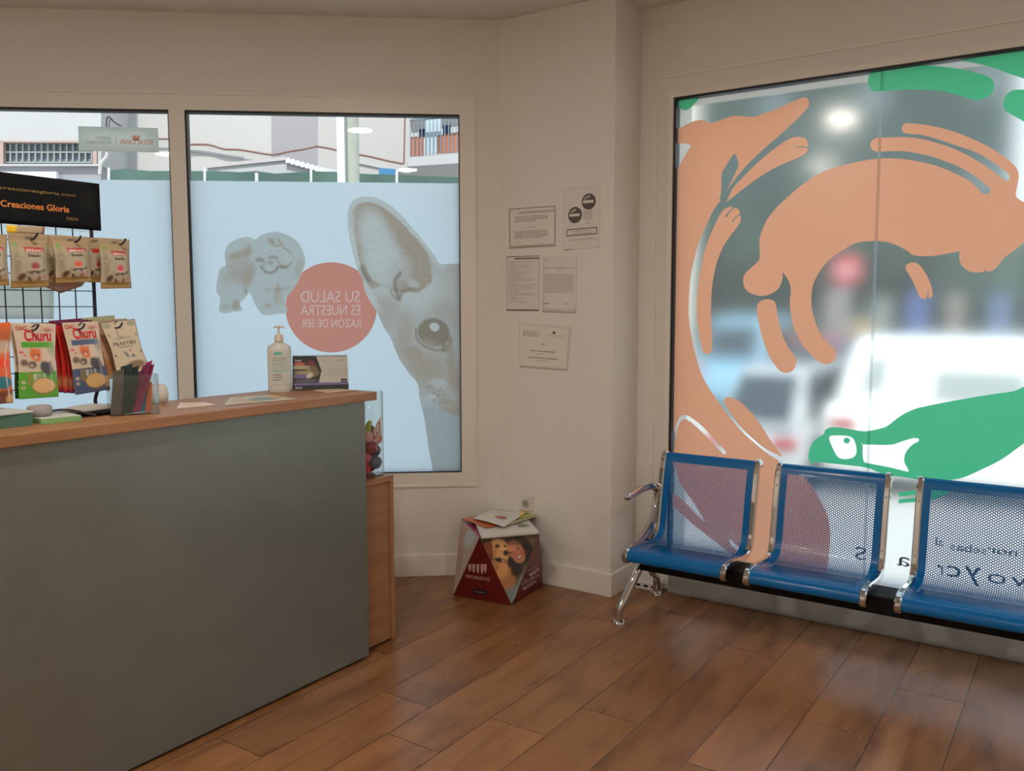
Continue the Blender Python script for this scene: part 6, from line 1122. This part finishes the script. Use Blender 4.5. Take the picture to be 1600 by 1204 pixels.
# ================================================================ outside, shop window side
def car(x0, x1, X, zt, colr, label, sidecol=None, Lx=4.3, kind='car', Wd=None):
    """car parked nose-in: the face towards the window spans photo columns x0..x1 at depth X"""
    ya, yb = onX(x0, 560, X)[1], onX(x1, 560, X)[1]; yc = (ya+yb)/2; hw = (ya-yb)/2; g = GZ+0.0; hgt = zt-g
    t = thing(kind, (X+Lx/2, yc, g), label, kind, 'vehicles parked in the street'); mc = P('paint_'+label.split()[0], colr, 0.25, coat=0.8); mg = P('car_glass', (0.03, 0.04, 0.045), 0.08, coat=0.5)
    pr_ = [(0.0, 0.28), (0.03, 0.62), (0.12, 0.66), (0.25, 0.67), (0.42, 0.98), (0.55, 1.0), (1.0, 1.0)] if kind == 'car' else [(0.0, 0.18), (0.02, 0.60), (0.10, 0.97), (0.2, 1.0), (1, 1)]
    body = [(0, 0.17), (0.0, 0.40), (0.02, 0.50), (0.10, 0.56), (0.9, 0.60), (0.99, 0.50), (1, 0.17)] if kind == 'car' else [(0, 0.14), (0.0, 0.5), (0.04, 0.58), (1, 0.58), (1, 0.14)]
    cab = [(0.04, 0.55), (0.16, 0.97), (0.24, 1.0), (0.55, 1.0), (0.66, 0.95), (0.82, 0.58)] if kind == 'car' else [(0.03, 0.57), (0.07, 0.95), (0.12, 1.0), (0.9, 1.0), (1.0, 0.57)]
    b = MB(); b.prism([(X+u*Lx, yc-hw, g+v*hgt) for u, v in body], (0, 2*hw, 0)); b.build('body', mc, t, bevel=0.06)
    b = MB(); n = len(cab); A0 = [(X+u*Lx, yc-hw*(0.92 if v < 0.7 else 0.78), g+v*hgt) for u, v in cab]; A1 = [(X+u*Lx, yc+hw*(0.92 if v < 0.7 else 0.78), g+v*hgt) for u, v in cab]
    b.add(A0+A1, [tuple(range(n)), tuple(range(n, 2*n))[::-1]]+[(i, n+i, n+(i+1) % n, (i+1) % n) for i in range(n)]); cabin = b.build('cabin', mc, t, bevel=0.05)
    # rear window panel, side windows
    (ua, va), (ub, vb) = cab[0], cab[1]; q = lambda f, s_: (X+(ua+(ub-ua)*f)*Lx-0.02, yc+s_*hw*(0.92+(0.78-0.92)*f)*0.86, g+(va+(vb-va)*f)*hgt)
    b = MB()
    if kind == 'van':
        b.add([q(0.15, -1.0), q(0.15, 0.02), q(0.62, 0.02), q(0.62, -1.0)], [(0, 1, 2, 3)]); b.add([q(0.25, 0.60), q(0.25, 0.90), q(0.8, 0.86), q(0.8, 0.62)], [(0, 1, 2, 3)])
    else: b.add([q(0.12, -1), q(0.12, 1), q(0.9, 1), q(0.9, -1)], [(0, 1, 2, 3)])
    for s_ in (-1, 1):
        f0 = [(cab[0][0]+0.10, 0.60), (cab[1][0]+0.04, 0.92), (cab[-2][0]-0.02, 0.92), (cab[-1][0]-0.06, 0.62)]
        b.add([(X+u*Lx, yc+s_*(hw*(0.915 if v < 0.7 else 0.80)+0.012), g+v*hgt) for u, v in f0], [(0, 1, 2, 3)])
    b.build('windows', P('pale_van_glass', (0.36, 0.40, 0.38), 0.15) if kind == 'van' else mg, t)
    for s_ in (-1, 1):
        MB().box((X-0.02, yc+s_*hw*0.78-0.12, g+0.42*hgt), (X+0.05, yc+s_*hw*0.78+0.12, g+0.50*hgt)).build('tail_light', P('tail_light_red', (0.5, 0.03, 0.03), 0.3), t)
        for u in (0.2, 0.8):
            MB().lathe([(0.30, -0.1), (0.32, -0.08), (0.32, 0.08), (0.30, 0.1)], (X+u*Lx, yc+s_*(hw-0.09), g+0.32), 20, axis=(0, 1, 0)).build('wheel', m_black, t, smooth=True)
car(1285, 1660, 9.5, 1.22, (0.93, 0.93, 0.92), 'bright white van parked outside the shop window', kind='van', Lx=5)
car(1108, 1244, 8.6, 0.92, (0.50, 0.52, 0.53), 'silver car parked outside the shop window left of the white van')
car(1078, 1190, 15, 1.35, (0.30, 0.55, 0.72), 'light blue car parked further off behind the silver car')
car(1208, 1290, 15.5, 1.0, (0.42, 0.10, 0.12), 'red car parked further off between the blue car and the van')
# added colour blocks standing for blurred people and things along the far kerb
for i, (x, y, w, h, cl, nm) in enumerate(((1432, 472, 24, 34, (0.10, 0.16, 0.42), 'blue'), (1375, 485, 22, 40, (0.30, 0.34, 0.30), 'grey-green'), (1490, 478, 20, 36, (0.35, 0.30, 0.26), 'brown'), (1300, 470, 16, 40, (0.42, 0.34, 0.33), 'pinkish'), (1560, 478, 24, 36, (0.16, 0.22, 0.40), 'slate blue'), (1345, 508, 30, 14, (0.55, 0.42, 0.24), 'tan'))):
    a = onX(x-w/2, y+h/2, 20); c_ = onX(x+w/2, y-h/2, 20)
    b = MB(); b.box((20, c_[1], GZ), (20.5, a[1], c_[2])); b.build('blurred_block', P('blurred_block_'+nm.replace(' ', '_'), cl, 0.6), None, nm+' colour block added for blurred street figures behind the shop window', 'colour block', 'colour blocks along the far kerb', bevel=0.05)
# no-entry sign
ns = onX(1323, 421, 13.4); sgn = thing('road_sign', (13.4, ns[1], GZ), 'round red no entry road sign on a pole, blurred behind the shop window', 'road sign')
MB().lathe([(0.215, 0.0), (0.215, 0.02)], (13.4, ns[1], ns[2]), 32, axis=(-1, 0, 0)).build('disc', P('sign_red', (0.62, 0.04, 0.05), 0.4), sgn)
MB().box((13.365, ns[1]-0.15, ns[2]-0.035), (13.385, ns[1]+0.15, ns[2]+0.03)).build('white_bar', m_wp, sgn)
MB().tube([(13.43, ns[1], GZ), (13.43, ns[1], ns[2]+0.15)], 0.03, 10).build('pole', P('galvanised_pole', (0.4, 0.42, 0.42), 0.5), sgn)
# backdrop buildings and trees; the dark wall is added to block white sky
bb = thing('building', (34, 10, GZ), 'long grey-green wall added as a dark backdrop far behind the trees outside the shop window', 'building')
MB().box((34, onX(1560, 300, 34)[1], GZ), (40, 24, 14)).build('wall', P('dark_green_backdrop', (0.055, 0.095, 0.085), 0.9, noise=(0.035, 0.06, 0.055), nscale=0.5), bb)
b = MB()
for k in range(6):
    for j in range(3): b.box((33.95, 3+k*3.6, 1.8+j*3.4), (34.02, 4.0+k*3.6, 3.0+j*3.4))
b.build('windows', P('far_window', (0.16, 0.20, 0.21), 0.3), bb)
bb = thing('building', (16, 9.5, GZ), 'cream sunlit building corner at the upper left of the shop window', 'building')
y_a, y_b = onX(1020, 300, 17)[1], onX(1068, 300, 17)[1]
MB().box((17, y_b, GZ), (17.7, y_a+6, 9)).build('wall', P('cream_wall', (0.85, 0.78, 0.66), 0.8), bb)
for k in range(3): MB().box((16.93, y_b+0.6, 1.2+k*2.4), (17.02, y_b+1.6, 2.6+k*2.4)).build('window', P('grey_shutter', (0.35, 0.36, 0.4), 0.6), bb)
def tree(px, X, r, zc, label, dk_):
    p = onX(px, 480, X); t = thing('tree', (X, p[1], GZ), label, 'tree', 'street trees beyond the parked cars')
    MB().tube([(X, p[1], GZ), (X+0.1, p[1]+0.1, 1.0), (X, p[1]-0.05, zc)], [0.20, 0.16, 0.10], 10).build('trunk', P('bark', (0.12, 0.10, 0.08), 0.9), t, smooth=True)
    V = []; F = []
    for i in range(2600):
        d = rng.randn(3); d /= np.linalg.norm(d); rr2 = r*(0.45+0.6*rng.rand()**0.5)*(1+0.18*math.sin(5*d[0]+px)*math.cos(4*d[1])); c_ = np.array([X, p[1], zc])+d*rr2*np.array([1, 1, 0.85])
        a = rng.randn(3); a /= np.linalg.norm(a); bq = np.cross(a, d); bq /= (np.linalg.norm(bq)+1e-6); s_ = 0.10+0.10*rng.rand(); k = len(V)
        V += [c_-a*s_, c_+bq*s_*0.6, c_+a*s_, c_-bq*s_*0.6]; F.append((k, k+1, k+2, k+3))
    mesh('foliage', V, F, P('foliage_%d' % dk_, [(0.035, 0.085, 0.065), (0.05, 0.10, 0.07), (0.075, 0.13, 0.10)][dk_], 0.8), t)
for (px, X, r, zc, lb_, dk_) in ((1120, 24, 1.7, 3.2, 'dark leafy street tree furthest left behind the shop window', 0), (1215, 29, 2.4, 3.9, 'dense dark street tree behind the red road sign', 0), (1320, 22.5, 1.7, 3.2, 'mid green street tree behind the film seam', 1), (1425, 28.5, 2.3, 3.0, 'dark street tree above the curled cat decal', 0), (1525, 23, 1.4, 2.1, 'lighter street tree at the right edge of the shop window', 2), (1222, 22, 1.3, 2.6, 'smaller street tree between the fox paws', 1), (1640, 29, 2.0, 2.2, 'pale street tree past the right edge of the shop window', 2)):
    tree(px, X, r, zc, lb_, dk_)
